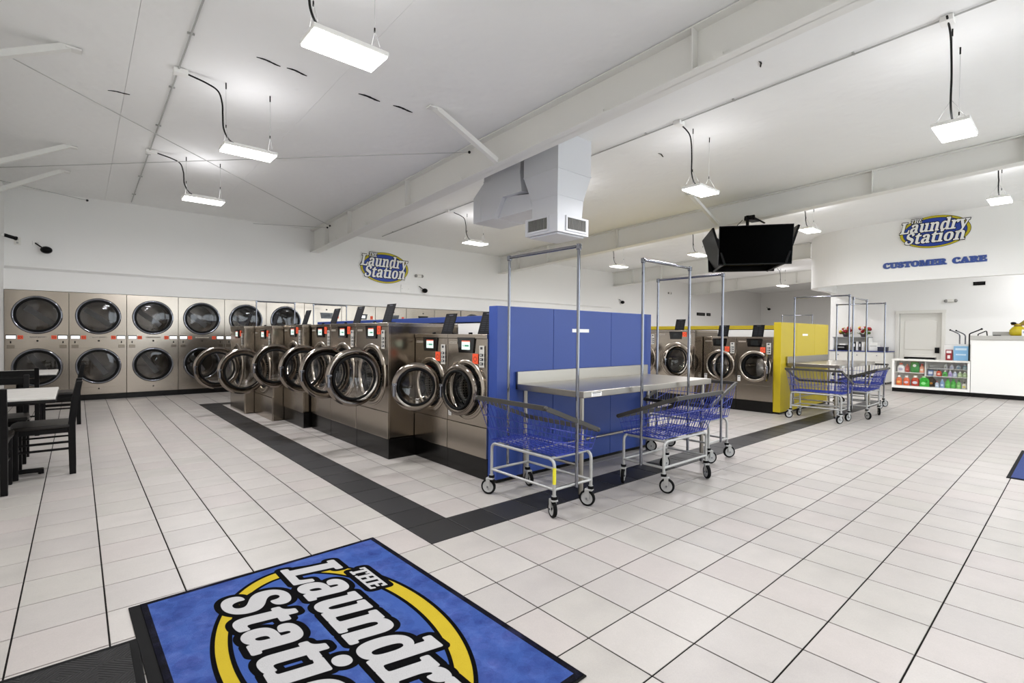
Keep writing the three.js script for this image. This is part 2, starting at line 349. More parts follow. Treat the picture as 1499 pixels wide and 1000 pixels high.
// rafters: bottom flange, web and stiffener plates
const beamB = (z) => 3.355 + 0.0486 * (z + 10.9);
for (const [x, nm] of [[2.5, 'nearest white steel rafter, left of the white duct drops'], [8.6, 'white steel rafter carrying the cluster of black televisions'], [14.66, 'distant white steel rafter beyond the televisions'], [20.8, 'farthest white steel rafter at the end of the shop']]) {
  const b = struct('ceiling_rafter', null, null, nm);
  const z1 = x > 14 ? -3.7 : ZF, F = 0.11;
  part('web', prismX([[ZB, beamB(ZB)], [z1, beamB(z1)], [z1, ceilY(z1)], [ZB, ceilY(ZB)]], x - 0.006, x + 0.006), M.beam, b);
  part('bottom_flange', prismX([[ZB, beamB(ZB)], [z1, beamB(z1)], [z1, beamB(z1) + 0.014], [ZB, beamB(ZB) + 0.014]], x - F, x + F), M.beam, b);
  part('top_flange', prismX([[ZB, ceilY(ZB) - 0.02], [z1, ceilY(z1) - 0.02], [z1, ceilY(z1) - 0.004], [ZB, ceilY(ZB) - 0.004]], x - F, x + F), M.beam, b);
  for (const z of [-10.0, -8.7, -6.2, -0.75, 1.1]) if (z < z1) part('stiffener', bb(x - F + 0.005, x + F - 0.005, beamB(z) + 0.01, ceilY(z) - 0.01, z - 0.006, z + 0.006), M.beam, b);
  for (const z of [-9.4, -7.9, -4.6, -1.9, -0.55]) if (z < z1) part('clip', prismX([[z, beamB(z) + 0.012], [z + 0.1, beamB(z) + 0.016], [z + 0.1, beamB(z) + 0.05], [z, beamB(z) + 0.1]], x - F + 0.01, x - F + 0.02), M.beam, b);
}
const brace = (a, b, l) => {
  const d = V(...b).sub(V(...a)).normalize();
  const t = thing('flange_brace', l, 'brace', a, 0, 'diagonal roof braces');
  const A = [0, 0, 0], B = V(...b).sub(V(...a)).toArray();
  part('angle_bar', [beamBox(A, B, 0.075, 0.012), beamBox(V(...A).add(V(0, 0.03, 0.034)).toArray(), V(...B).add(V(0, 0.03, 0.034)).toArray(), 0.008, 0.06)], M.beam, t);
  part('end_plate', rb(0.12, 0.02, 0.1, 0.004, B[0], B[1] - 0.008, B[2]), M.beam, t);
};
brace([2.38, 3.715, -3.64], [1.34, ceilY(-3.64) - 0.01, -3.64], 'white diagonal brace from the nearest rafter up to the ceiling');
brace([8.48, 3.725, -3.5], [7.3, ceilY(-3.5) - 0.01, -3.5], 'white diagonal brace from the television rafter up to the ceiling');
brace([XL + 0.02, 3.62, -4.85], [-2.04, ceilY(-4.85) - 0.01, -4.85], 'white diagonal brace at the upper left corner, nearest of three');
brace([XL + 0.02, 3.5, -7.95], [-2.07, ceilY(-7.95) - 0.01, -7.95], 'white diagonal brace high on the left, middle of three');
brace([XL + 0.02, 3.45, -9.3], [-2.16, ceilY(-9.3) - 0.01, -9.3], 'white diagonal brace high on the left, farthest of three');
const rod = (a, b, l) => { const t = thing('bracing_rod', l, 'rod', a, 0, 'thin roof bracing rods'); const B = V(...b).sub(V(...a)).toArray(); part('rod', bar([0, 0, 0], B, 0.0055, 6), M.wire, t); part('hillside_washer', new THREE.SphereGeometry(0.022, 8, 6).translate(...B), M.cable, t); };
rod([-3.0, ceilY(-4.8) - 0.12, -4.7], [2.44, ceilY(-9.8) - 0.12, -9.8], 'thin bracing rod running diagonally under the left ceiling bay');
rod([-3.0, ceilY(-9.4) - 0.12, -9.35], [2.44, ceilY(-4.4) - 0.08, -4.35], 'thin bracing rod crossing level below the second left lamp');
rod([-3.0, 3.8, -9.95], [-1.87, 3.84, -10.8], 'short bracing rod near the top left wall corner');
rod([1.05, 3.84, -10.8], [2.44, 3.82, -9.95], 'short bracing rod beside the far end of the nearest rafter');

// ---------------------------------------------------------------- LED panels on cables
function panelLight(x, y, z, label) {
  const t = thing('pendant_light', label, 'light', [x, y, z], 0, 'suspended LED panels'), w = 0.54, d = 0.27, top = ceilY(z) - y;
  part('housing', [rb(w + 0.02, 0.035, d + 0.02, 0.008, 0, 0.028, 0), rb(w * 0.62, 0.035, d * 0.5, 0.01, 0, 0.06, 0)], M.white, t);
  part('lens', rb(w, 0.016, d, 0.004, 0, 0.004, 0), lens, t);
  for (const s of [-1, 1]) {
    const xe = s * w * 0.43, k = part('hanger', [bar([xe, 0.25, 0], [xe, top - 0.01, 0], 0.0022, 5), bar([xe, 0.25, 0], [xe, 0.045, d * 0.42], 0.0018, 5), bar([xe, 0.25, 0], [xe, 0.045, -d * 0.42], 0.0018, 5)], M.wire, t);
    part('clasp', bar([xe, 0.235, 0], [xe, 0.27, 0], 0.006, 6), M.cable, k); part('hook', bar([xe, top - 0.07, 0], [xe, top, 0], 0.007, 6), M.cable, k);
  }
  part('cord', tube([[-0.60, top - 0.035, 0.01], [-0.42, top - 0.07, 0.005], [-0.31, top - 0.12, 0], [-0.27, top - 0.24, 0], [-0.265, top * 0.5, 0.004], [-0.255, 0.22, 0], [-0.2, 0.11, 0], [-0.12, 0.075, 0]], 0.009, 7, 48), M.cable, t);
  const l = new THREE.RectAreaLight(0xfbfaff, LAMP, w, d); l.name = 'lamp_light'; l.position.set(0, -0.012, 0); l.rotation.x = -PI / 2; l.castShadow = true; t.add(l);
  const u = new THREE.RectAreaLight(0xfbfaff, LAMP * 0.05, w, d); u.name = 'lamp_uplight'; u.position.set(0, 0.085, 0); u.rotation.x = PI / 2; u.castShadow = true; t.add(u);   // light spilling through the top vents
  return t;
}
for (const [x, y, z, l] of [
  [-0.525, 3.4, -1.86, 'large glowing LED panel hanging nearest, over the row of open washers'],
  [-0.515, 3.4, -4.63, 'middle one of the three LED panels hanging in the left bay'],
  [-0.505, 3.4, -7.4, 'farthest of the three LED panels hanging in the left bay, before the dryers'],
  [-0.525, 3.4, 0.9, 'LED panel above the entrance mat, overhead behind the view'], [-0.525, 3.4, 3.7, 'LED panel near the storefront in the left bay'],
  [4.85, 3.4, -7.38, 'small distant LED panel beside the left duct drop'], [4.8, 3.4, -4.6, 'LED panel hidden behind the white duct diffuser'],
  [4.74, 3.4, -1.9, 'LED panel hanging left of the black televisions'], [4.64, 3.4, 0.84, 'LED panel hanging at the upper right, on the longest cord'], [4.64, 3.4, 3.6, 'LED panel near the storefront in the middle bay'],
  [10.1, 3.72, 0.72, 'LED panel in front of the fascia sign at the right edge'], [10.28, 3.69, -2.3, 'LED panel just behind the right hand television'],
  [10.1, 3.42, -4.82, 'LED panel half hidden at the left side of the televisions'], [10.3, 3.4, -7.45, 'distant LED panel above the blue partition between the cart racks'],
  [19.6, 3.4, -6.3, 'farthest visible LED panel, low beneath the televisions'], [10.1, 3.7, 3.6, 'LED panel near the storefront in the right bay'],
  [14.9, 3.7, 1.6, 'LED panel behind the fascia above the service counter'],
  [18.2, 3.5, -4.2, 'LED panel in the far aisle hidden by the fascia, nearest one'], [20.3, 3.5, -4.8, 'LED panel in the far aisle hidden by the fascia, second one'], [22.3, 3.5, -5.1, 'LED panel in the far aisle hidden by the fascia, third one'], [26, 3.5, -3.2, 'LED panel in the far aisle next to the end wall'], [16.6, 3.95, -5.5, 'LED panel hidden low behind the television cluster'], [15.1, 3.75, -5.0, 'LED panel hidden behind the television cluster']]) panelLight(x, y, z, l);

// conduits with junction boxes on the ceiling
function conduit(x, z0, z1, boxes, label) {
  const t = thing('electrical_conduit', label, 'conduit', [x, 0, z0], 0, 'ceiling conduits');
  const y = (z) => ceilY(z) - 0.018;
  part('tube', bar([0, y(z0), 0], [0, y(z1), z1 - z0], 0.009, 8), M.conduit, t);
  for (const z of boxes) { part('junction_box', rb(0.13, 0.055, 0.1, 0.006, 0.02, ceilY(z) - 0.03, z - z0), M.white, t); }
  for (let z = z0 + 0.6; z < z1; z += 1.25) part('strap', bx(0.06, 0.014, 0.018, 0, ceilY(z) - 0.008, z - z0), M.conduit, t);
}
conduit(-1.2, -10.7, 4, [-1.86, -4.63, -7.4], 'thin grey conduit along the left ceiling bay above the first lamps');
conduit(4.12, -10.5, 3.8, [-7.38, -1.9, 0.84], 'thin grey conduit along the middle ceiling bay left of the televisions');

// ---------------------------------------------------------------- washers
const doorProf = (R, ri) => [[ri, -0.018], [ri - 0.006, 0.0], [ri, 0.022], [ri + 0.012, 0.026], [R - 0.03, 0.034], [R - 0.012, 0.03], [R, 0.014], [R, 0.002], [R - 0.006, -0.01], [R - 0.03, -0.016], [ri, -0.018]];
function washer(o) {
  // front faces +z, origin on the floor at the middle of the front
  const { W, H, base, cy, R, Rd, seam, depth, open, lit = true } = o, t = thing(o.name, o.label, 'washer', o.pos, o.turn, o.group);
  const g = 0.003, w = W / 2 - g, hole = R * 0.80, th = 0.03;
  // bodies: front sheet with the round opening, sides, top and back
  part('front_panel', boxUV(extrude(rectShape(-w + 0.004, w - 0.004, seam + 0.004, H - 0.045, [[0, cy, hole]]), th - 0.008, 0.003, 28).translate(0, 0, -th)), M.steel, t);
  part('lower_panel', boxUV(rbb(-w, w, base, seam - 0.002, -th, 0, 0.004)), M.steel, t);
  part('cabinet', [bb(-w, -w + 0.012, base, H - 0.03, -depth, -th), bb(w - 0.012, w, base, H - 0.03, -depth, -th), bb(-w, w, base, H - 0.03, -depth, -depth + 0.01), bb(-w, w, base, base + 0.01, -depth, -th)].map((q) => boxUV(q)), M.steelDark, t);
  part('top_lid', boxUV(rbb(-w - 0.001, w + 0.001, H - 0.043, H, -depth, 0.004, 0.005)), M.steel, t);
  if (base > 0.05) part('plinth', rbb(-W / 2, W / 2, 0, base - 0.003, -depth, -0.012, 0.003), M.plinth, t);
  // round bezel, gasket, drum
  const fr = part('door_frame', latheZ([[hole - 0.004, -0.03], [hole - 0.004, 0.004], [hole + 0.012, 0.012], [R - 0.03, 0.018], [R - 0.008, 0.010], [R, 0.001], [R, -0.004]], 56).translate(0, cy, 0), M.steel, t);
  part('gasket', new THREE.TorusGeometry(hole - 0.02, 0.026, 10, 44).translate(0, cy, -0.03), M.rubber, fr);
  const dr = part('drum', [latheZ([[hole - 0.05, -0.05], [hole - 0.02, -0.1], [hole - 0.02, -depth + 0.12], [0.06, -depth + 0.1], [0.0, -depth + 0.1]], 40).translate(0, cy, 0)], M.drum, t);
  part('drum_rib', [0, 1, 2].map((k) => rb(0.05, 0.06, depth - 0.3, 0.015, 0, -hole + 0.05, -depth / 2 - 0.03).rotateZ(k * 2.094 + 0.5).translate(0, cy, 0)), M.steelDark, dr);
  // controls
  const dy = o.dispY, dw = 0.135, dx = o.dispX ?? -0.02;
  const ds = part('control_display', extrude(poly([[-dw, 0.07], [dw, 0.07], [dw - 0.022, -0.07], [-dw + 0.022, -0.07]]), 0.006, 0.003).translate(dx, dy, 0), M.darkGloss, t);
  part('screen', bx(0.13, 0.085, 0.002, dx + 0.005, dy, 0.0105), lit ? lcd : lcdOff, ds);
  const tx = o.tagX, ty = o.tagY;
  part('orange_tag', rb(0.085, 0.095, 0.004, 0.0018, tx, ty, 0.002, 1), tagMat, t, 'orange number tag');
  part('keypad', rb(0.075, 0.20, 0.005, 0.002, tx + 0.10, o.keyY ?? dy - 0.05, 0.003, 1), keyMat, t);
  part('name_plate', bx(0.13, 0.022, 0.002, -w + 0.10, dy + 0.02, 0.001), plateMat, t);
  if (o.sticker) part('sticker', bx(0.05, 0.10, 0.002, -w + 0.05, seam + 0.1, 0.001), stickerMat, t);
  part('lid_latch', rb(0.03, 0.02, 0.03, 0.004, 0.04, H + 0.006, -0.02), M.black, t);
  // open door hinged on the right
  const d = new THREE.Group(); d.name = 'door'; t.add(d); d.position.set(Rd * 0.93, cy, 0.045); d.rotation.y = open;
  const ri = Rd * 0.72;
  part('door_ring', latheZ(doorProf(Rd, ri), 56).translate(-Rd * 0.95, 0, 0), M.ring, d);
  part('door_seal', new THREE.TorusGeometry(ri + 0.004, 0.014, 8, 44).translate(-Rd * 0.95, 0, 0.034), M.rubber, d);
  part('door_glass', latheZ([[ri, 0.004], [ri - 0.02, -0.05], [ri * 0.86, -0.11], [ri * 0.6, -0.13], [0.001, -0.135]], 40).translate(-Rd * 0.95, 0, 0), M.glass, d);
  part('door_handle', [rb(0.03, 0.12, 0.03, 0.01, -Rd * 1.86, -0.03, 0.035), rb(0.05, 0.025, 0.035, 0.008, -Rd * 1.84, 0.03, 0.03)], M.chrome, d);
  part('hinge', [rb(0.05, 0.035, 0.03, 0.006, -0.02, Rd * 0.28, -0.01), rb(0.05, 0.035, 0.03, 0.006, -0.02, -Rd * 0.28, -0.01), bar([0, -Rd * 0.4, -0.015], [0, Rd * 0.4, -0.015], 0.012, 8)], M.dark, d);
  return t;
}
const plateMat = std(0xffffff, 0.4, 0.4, { map: canvasTex(256, 44, (c, w, h) => { c.fillStyle = '#b5ac9f'; c.fillRect(0, 0, w, h); c.fillStyle = '#4a453f'; c.font = 'bold 34px serif'; c.fillText('Speed Queen', 20, 33); }) });
const small = { H: 1.335, base: 0.2, cy: 0.81, R: 0.285, Rd: 0.24, seam: 0.48, depth: 0.62, dispY: 1.23, tagX: 0.145, tagY: 1.105, keyY: 1.13, dispX: 0, sticker: true };
const tall = { H: 1.452, base: 0.215, cy: 0.88, R: 0.345, Rd: 0.298, seam: 0.498, depth: 0.9, dispY: 1.35, tagX: 0.185, tagY: 1.372, keyY: 1.27, dispX: 0 };
const giant = { H: 1.44, base: 0.0, cy: 0.76, R: 0.385, Rd: 0.338, seam: 0.35, depth: 1.0, dispY: 1.31, tagX: 0.24, tagY: 1.32, keyY: 1.22, dispX: 0 };
const spots = [   // front X, centre Z, width, kind, door angle
  [0.05, -7.74, 0.98, giant, 1.62], [0.20, -6.74, 0.98, giant, 1.6], [0.36, -5.81, 0.84, tall, 1.6],
  [0.46, -4.995, 0.69, tall, 1.6], [0.46, -4.255, 0.78, tall, 1.6], [0.46, -3.465, 0.79, tall, 1.58],
  [0.78, -2.75, 0.63, small, 1.25], [0.78, -2.115, 0.635, small, 0.14]];
const seat = ['farthest open washer of the left row, steel down to the floor', 'second farthest open washer of the left row, steel down to the floor', 'third farthest open washer of the left row, narrow black plinth', 'fourth open washer of the left row, counted from the dryers', 'fifth open washer of the left row, counted from the dryers', 'tall open washer at the corner of the left row, widest round door', 'short open washer of the left row, second from the blue partition', 'short washer of the left row beside the blue partition'];
function infoCard(x, y, z, turn, label) {
  const t = thing('info_card', label, 'card holder', [x, y, z], turn, 'black instruction cards on the washers');
  part('card', rb(0.2, 0.225, 0.008, 0.003, 0, 0.112, 0, 1).rotateX(-0.3), cardMat, t);
  part('foot', rb(0.15, 0.012, 0.09, 0.004, 0, 0.006, -0.03, 1), M.dark, t);
}
spots.forEach(([x, z, W, k, op], i) => {
  washer({ ...k, W, name: 'front_load_washer', label: 'stainless ' + seat[i], group: 'washers on the left side of the blue island', pos: [x, 0, z], turn: -PI / 2, open: op });
  infoCard(x + 0.12, k.H, z + 0.12, -PI / 2, 'black instruction card on the ' + seat[i].replace(/,.*/, '').replace('open ', ''));
});
// the far side of the blue island, and the near side of the yellow one
const DX = 6.32;
const names2 = ['farthest', 'seventh', 'sixth', 'fifth', 'fourth', 'third', 'second', 'first'];
spots.forEach(([x, z, W, k], i) => {
  if (i < 4) return;
  washer({ ...k, W, name: 'front_load_washer', label: 'stainless washer facing the yellow island, ' + names2[i] + ' behind the blue partition', group: 'washers on the right side of the blue island', pos: [4.05 - (x - 0.0), 0, z], turn: PI / 2, open: 1.5, lit: false });
  infoCard(4.05 - x - 0.12, k.H, z - 0.05, PI / 2, 'black instruction card on the ' + names2[i] + ' washer behind the blue partition');
});
const seat2 = ['tall washer', 'tall washer', 'tall washer', 'tall washer', 'tall washer hidden behind the blue partition edge', 'tall washer left of the two short ones facing the carts', 'short washer second from the yellow partition', 'short washer right beside the yellow partition'];
spots.forEach(([x, z, W, k], i) => {
  if (i < 4) return;
  washer({ ...k, W, name: 'front_load_washer', label: 'stainless ' + seat2[i] + ', round door ajar', group: 'washers on the left side of the yellow island', pos: [x + DX, 0, z], turn: -PI / 2, open: [0, 0, 0, 0, 1.3, 1.25, 1.35, 1.9][i], lit: false });
  infoCard(x + DX + 0.12, k.H, z, -PI / 2, 'black instruction card on the ' + seat2[i]);
});

// ---------------------------------------------------------------- island bulkheads and end partitions
function island(dx, mat, colour, backToBack) {
  const x1 = dx + 3.2, bk = thing('island_bulkhead', colour + ' topped service bulkhead running between the washer rows', 'bulkhead', [dx + 2.02, 0, -5.0]);
  part('core', boxUV(bb(-0.42, 0.42, 0, 1.47, -3.2, 3.19)), M.white, bk);
  part('cap', rbb(-0.44, 0.44, 1.48, 1.555, -3.2, 3.19, 0.006), mat, bk);
  const p = thing('end_partition', colour + ' end partition behind the steel folding table', 'partition', [dx + 0.8, 0, -1.8]);
  const w = x1 - dx - 0.8, sx = [0, 0.72, 1.63, w - 0.11, w];
  for (let k = 0; k < 4; k++) part('panel', rbb(sx[k] + (k ? 0.0015 : 0), sx[k + 1] - 0.0015, 0.035, 1.59, 0, 0.12, 0.005), mat, p);
  part('toe_kick', bb(0.02, w - 0.02, 0, 0.04, 0.01, 0.10), M.plinth, p);
  part('notice', bx(0.26, 0.035, 0.002, 1.12, 1.38, 0.1212), M.white, p, 'small white notice strip');
  // steel folding table against it
  const t = thing('folding_table', 'stainless folding table with backsplash against the ' + colour + ' partition', 'table', [dx + 1.02, 0, -1.675]);
  const L = 2.07, D = 0.81, y = 0.885;
  part('table_top', boxUV(rbb(0, L, y - 0.055, y, 0, D, 0.006)), M.steelTable, t);
  part('backsplash', boxUV(rbb(0, L, y - 0.055, y + 0.11, 0, 0.03, 0.005)), M.steelTable, t);
  for (const [x, z] of [[0.06, 0.07], [0.06, D - 0.07], [L - 0.06, 0.07], [L - 0.06, D - 0.07]]) { const l = part('leg', bar([x, 0.04, z], [x, y - 0.05, z], 0.02, 14), M.steelTable, t); part('foot', bar([x, 0, z], [x, 0.05, z], 0.016, 12, 0.02), M.chrome, l); }
  part('cross_bar', [bar([0.06, 0.27, 0.07], [0.06, 0.27, D - 0.07], 0.013, 10), bar([L - 0.06, 0.27, 0.07], [L - 0.06, 0.27, D - 0.07], 0.013, 10), bar([0.06, 0.27, 0.07], [L - 0.06, 0.27, 0.07], 0.013, 10)], M.steelTable, t);
  part('sticker', bx(0.13, 0.035, 0.002, 0.16, y - 0.03, D + 0.0008), stickerMat, t);
}
island(0, M.blue, 'blue');
island(DX, M.yellow, 'yellow');
// service box on the bulkhead side seen between the washers
solo('electrical_box', 'pale grey service box above the short washers by the blue partition', 'box', rbb(1.46, 1.575, 1.36, 1.46, -2.75, -2.1, 0.006), M.offwhite);

// ---------------------------------------------------------------- stacked dryers along the back wall
const dryerPlate = std(0xffffff, 0.4, 0.4, { map: canvasTex(256, 40, (c, w, h) => { c.fillStyle = '#aca497'; c.fillRect(0, 0, w, h); c.fillStyle = '#2c2925'; c.font = 'bold 32px serif'; c.fillText('Speed Queen', 22, 31); }) });
function stackDryer(label) {
  const t = thing('stacked_dryer', label, 'dryer', [0, 0, 0], 0, 'stacked dryers on the back wall'), W = 0.868, w = W / 2 - 0.002, y0 = 0.115, y1 = 2.07, R = 0.335, cs = [1.625, 0.66];
  part('front_panel', boxUV(extrude(rectShape(-w + 0.003, w - 0.003, y0, y1 - 0.003, cs.map((c) => [0, c, R - 0.045])), 0.02, 0.003, 30).translate(0, 0, -0.023)), M.steel, t);
  part('cabinet', [bb(-w, -w + 0.01, y0, y1, -0.9, -0.024), bb(w - 0.01, w, y0, y1, -0.9, -0.024), bb(-w, w, y1 - 0.02, y1, -0.9, -0.03), bb(-w, w, y0, y0 + 0.01, -0.9, -0.03), bb(-w, w, y0, y1, -0.9, -0.89)], M.steelDark, t);
  part('plinth', bb(-W / 2, W / 2, 0, y0 - 0.004, -0.88, -0.02), M.plinth, t);
  for (const c of cs) {
    const d = new THREE.Group(); d.name = 'door'; t.add(d); d.position.set(0, c, 0);
    part('door_ring', latheZ([[R - 0.022, -0.005], [R - 0.022, 0.016], [R - 0.012, 0.026], [R + 0.004, 0.022], [R + 0.015, 0.006], [R + 0.015, -0.002]], 52), M.chrome, d);
    part('door_seal', latheZ([[R - 0.02, 0.012], [R - 0.05, 0.016], [R - 0.058, 0.008], [R - 0.058, -0.02]], 44), M.black, d);
    part('door_glass', latheZ([[R - 0.055, 0.008], [R - 0.14, 0.016], [0.001, 0.02]], 40), M.smoke, d);
    part('door_handle', rb(0.028, 0.12, 0.03, 0.01, R - 0.005, 0, 0.035), M.chrome, d);
    part('drum', latheZ([[R - 0.055, -0.03], [R - 0.01, -0.08], [R - 0.01, -0.72]], 36).translate(0, c, 0), M.drum, t);
    part('drum_back', new THREE.CylinderGeometry(R - 0.01, R - 0.01, 0.01, 36).rotateX(PI / 2).translate(0, c, -0.72), M.steelDark, t);
    part('drum_rib', rb(0.10, R * 1.5, 0.03, 0.01, 0, 0, -0.70).rotateZ(c > 1 ? 0.9 : 0.6).translate(0, c, 0), M.offwhite, t);
  }
  const my = 1.145;
  const strip = part('control_strip', boxUV(rbb(-w + 0.01, w - 0.01, my - 0.135, my + 0.125, 0.001, 0.008, 0.002, 1)), M.steel, t);
  for (const s of [-1, 1]) {
    part('display', [rbb(s * 0.345 - 0.07, s * 0.345 + 0.07, my + 0.04, my + 0.115, 0.008, 0.014, 0.002, 1)], M.dark, strip);
    part('screen', bx(0.125, 0.055, 0.002, s * 0.345, my + 0.072, 0.0155), lcdDryer, strip);
    part('orange_tag', bx(0.075, 0.07, 0.003, s * 0.225, my + 0.07, 0.0095), tagMat, strip, 'orange number tag');
    part('coin_slot', [rbb(s * 0.35 - 0.05, s * 0.35 + 0.05, my - 0.13, my - 0.07, 0.008, 0.02, 0.003, 1)], M.steelDark, strip);
    part('start_button', rb(0.018, 0.04, 0.01, 0.004, s * 0.35, my - 0.02, 0.011), M.dark, strip);
  }
  part('name_plate', bx(0.25, 0.03, 0.002, 0, my + 0.075, 0.009), dryerPlate, strip);
  part('lock', new THREE.CylinderGeometry(0.016, 0.016, 0.012, 14).rotateX(PI / 2).translate(0, my + 0.005, 0.01), M.black, strip);
  const ap = part('access_panel', boxUV(rbb(-0.25, 0.25, y0 + 0.025, y0 + 0.135, 0.001, 0.005, 0.0015, 1)), M.steel, t);
  part('lock', new THREE.CylinderGeometry(0.014, 0.014, 0.012, 14).rotateX(PI / 2).translate(0, y0 + 0.105, 0.008), M.black, ap);
  return t;
}
{
  const zf = -10.82, ord = ['leftmost stacked dryer, half hidden behind the cafe chairs', 'second stacked dryer from the left wall', 'third stacked dryer from the left wall', 'fourth stacked dryer from the left wall, beside the farthest open washer door', 'fifth stacked dryer from the left wall, behind the far washers', 'sixth stacked dryer from the left wall, at the end of the group'];
  const d0 = stackDryer('stainless ' + ord[0]); d0.position.set(-2.573, 0, zf);
  for (let k = 1; k < 6; k++) copy(d0, [-2.573 + 0.87 * k, 0, zf], 0, 'stainless ' + ord[k]);
  copy(d0, [7.36, 0, zf], 0, 'stainless stacked dryer showing just left of the blue partition top');
  // single dryers with only their upper panels in view
  const w = 0.465, mk = (label, x, lit) => {
    const t = thing('tumble_dryer', label, 'dryer', [x, 0, zf], 0, 'single dryers on the back wall');
    part('front_panel', boxUV(extrude(rectShape(-w + 0.003, w - 0.003, 0.12, 2.06, [[0, 0.95, 0.38]]), 0.02, 0.003, 28).translate(0, 0, -0.023)), M.steel, t);
    part('cabinet', [bb(-w, -w + 0.01, 0.12, 2.06, -0.9, -0.024), bb(w - 0.01, w, 0.12, 2.06, -0.9, -0.024), bb(-w, w, 2.05, 2.065, -0.9, -0.03), bb(-w, w, 0.12, 2.06, -0.9, -0.89)], M.steelDark, t);
    part('plinth', bb(-w, w, 0, 0.12, -0.88, -0.02), M.plinth, t);
    part('door_ring', latheZ([[0.37, -0.005], [0.37, 0.02], [0.4, 0.03], [0.44, 0.01], [0.44, -0.003]], 48).translate(0, 0.95, 0), M.chrome, t);
    part('door_glass', latheZ([[0.37, 0.012], [0.001, 0.03]], 36).translate(0, 0.95, 0), M.smoke, t);
    const ds = part('control_display', extrude(poly([[-0.16, 0.07], [0.16, 0.07], [0.13, -0.07], [-0.13, -0.07]]), 0.006, 0.003).translate(0.08, 1.78, 0), M.darkGloss, t);
    part('screen', bx(0.18, 0.07, 0.002, 0.08, 1.78, 0.0105), lit ? lcdDryer : lcdOff, ds);
    part('orange_tag', bx(0.07, 0.09, 0.003, 0.36, 1.76, 0.002), tagMat, t, 'orange number tag'); part('lock', new THREE.CylinderGeometry(0.016, 0.016, 0.012, 12).rotateX(PI / 2).translate(0.08, 1.93, 0.005), M.black, t);
  };
  mk('stainless single dryer top right after the stacked dryers', 2.68, false); mk('stainless single dryer top with a lit white display', 3.62, true); mk('stainless single dryer top behind the tall corner washer card', 4.56, false); mk('stainless single dryer top below the wall camera', 5.5, false); mk('stainless single dryer top nearest the white wall box', 6.44, false);
}

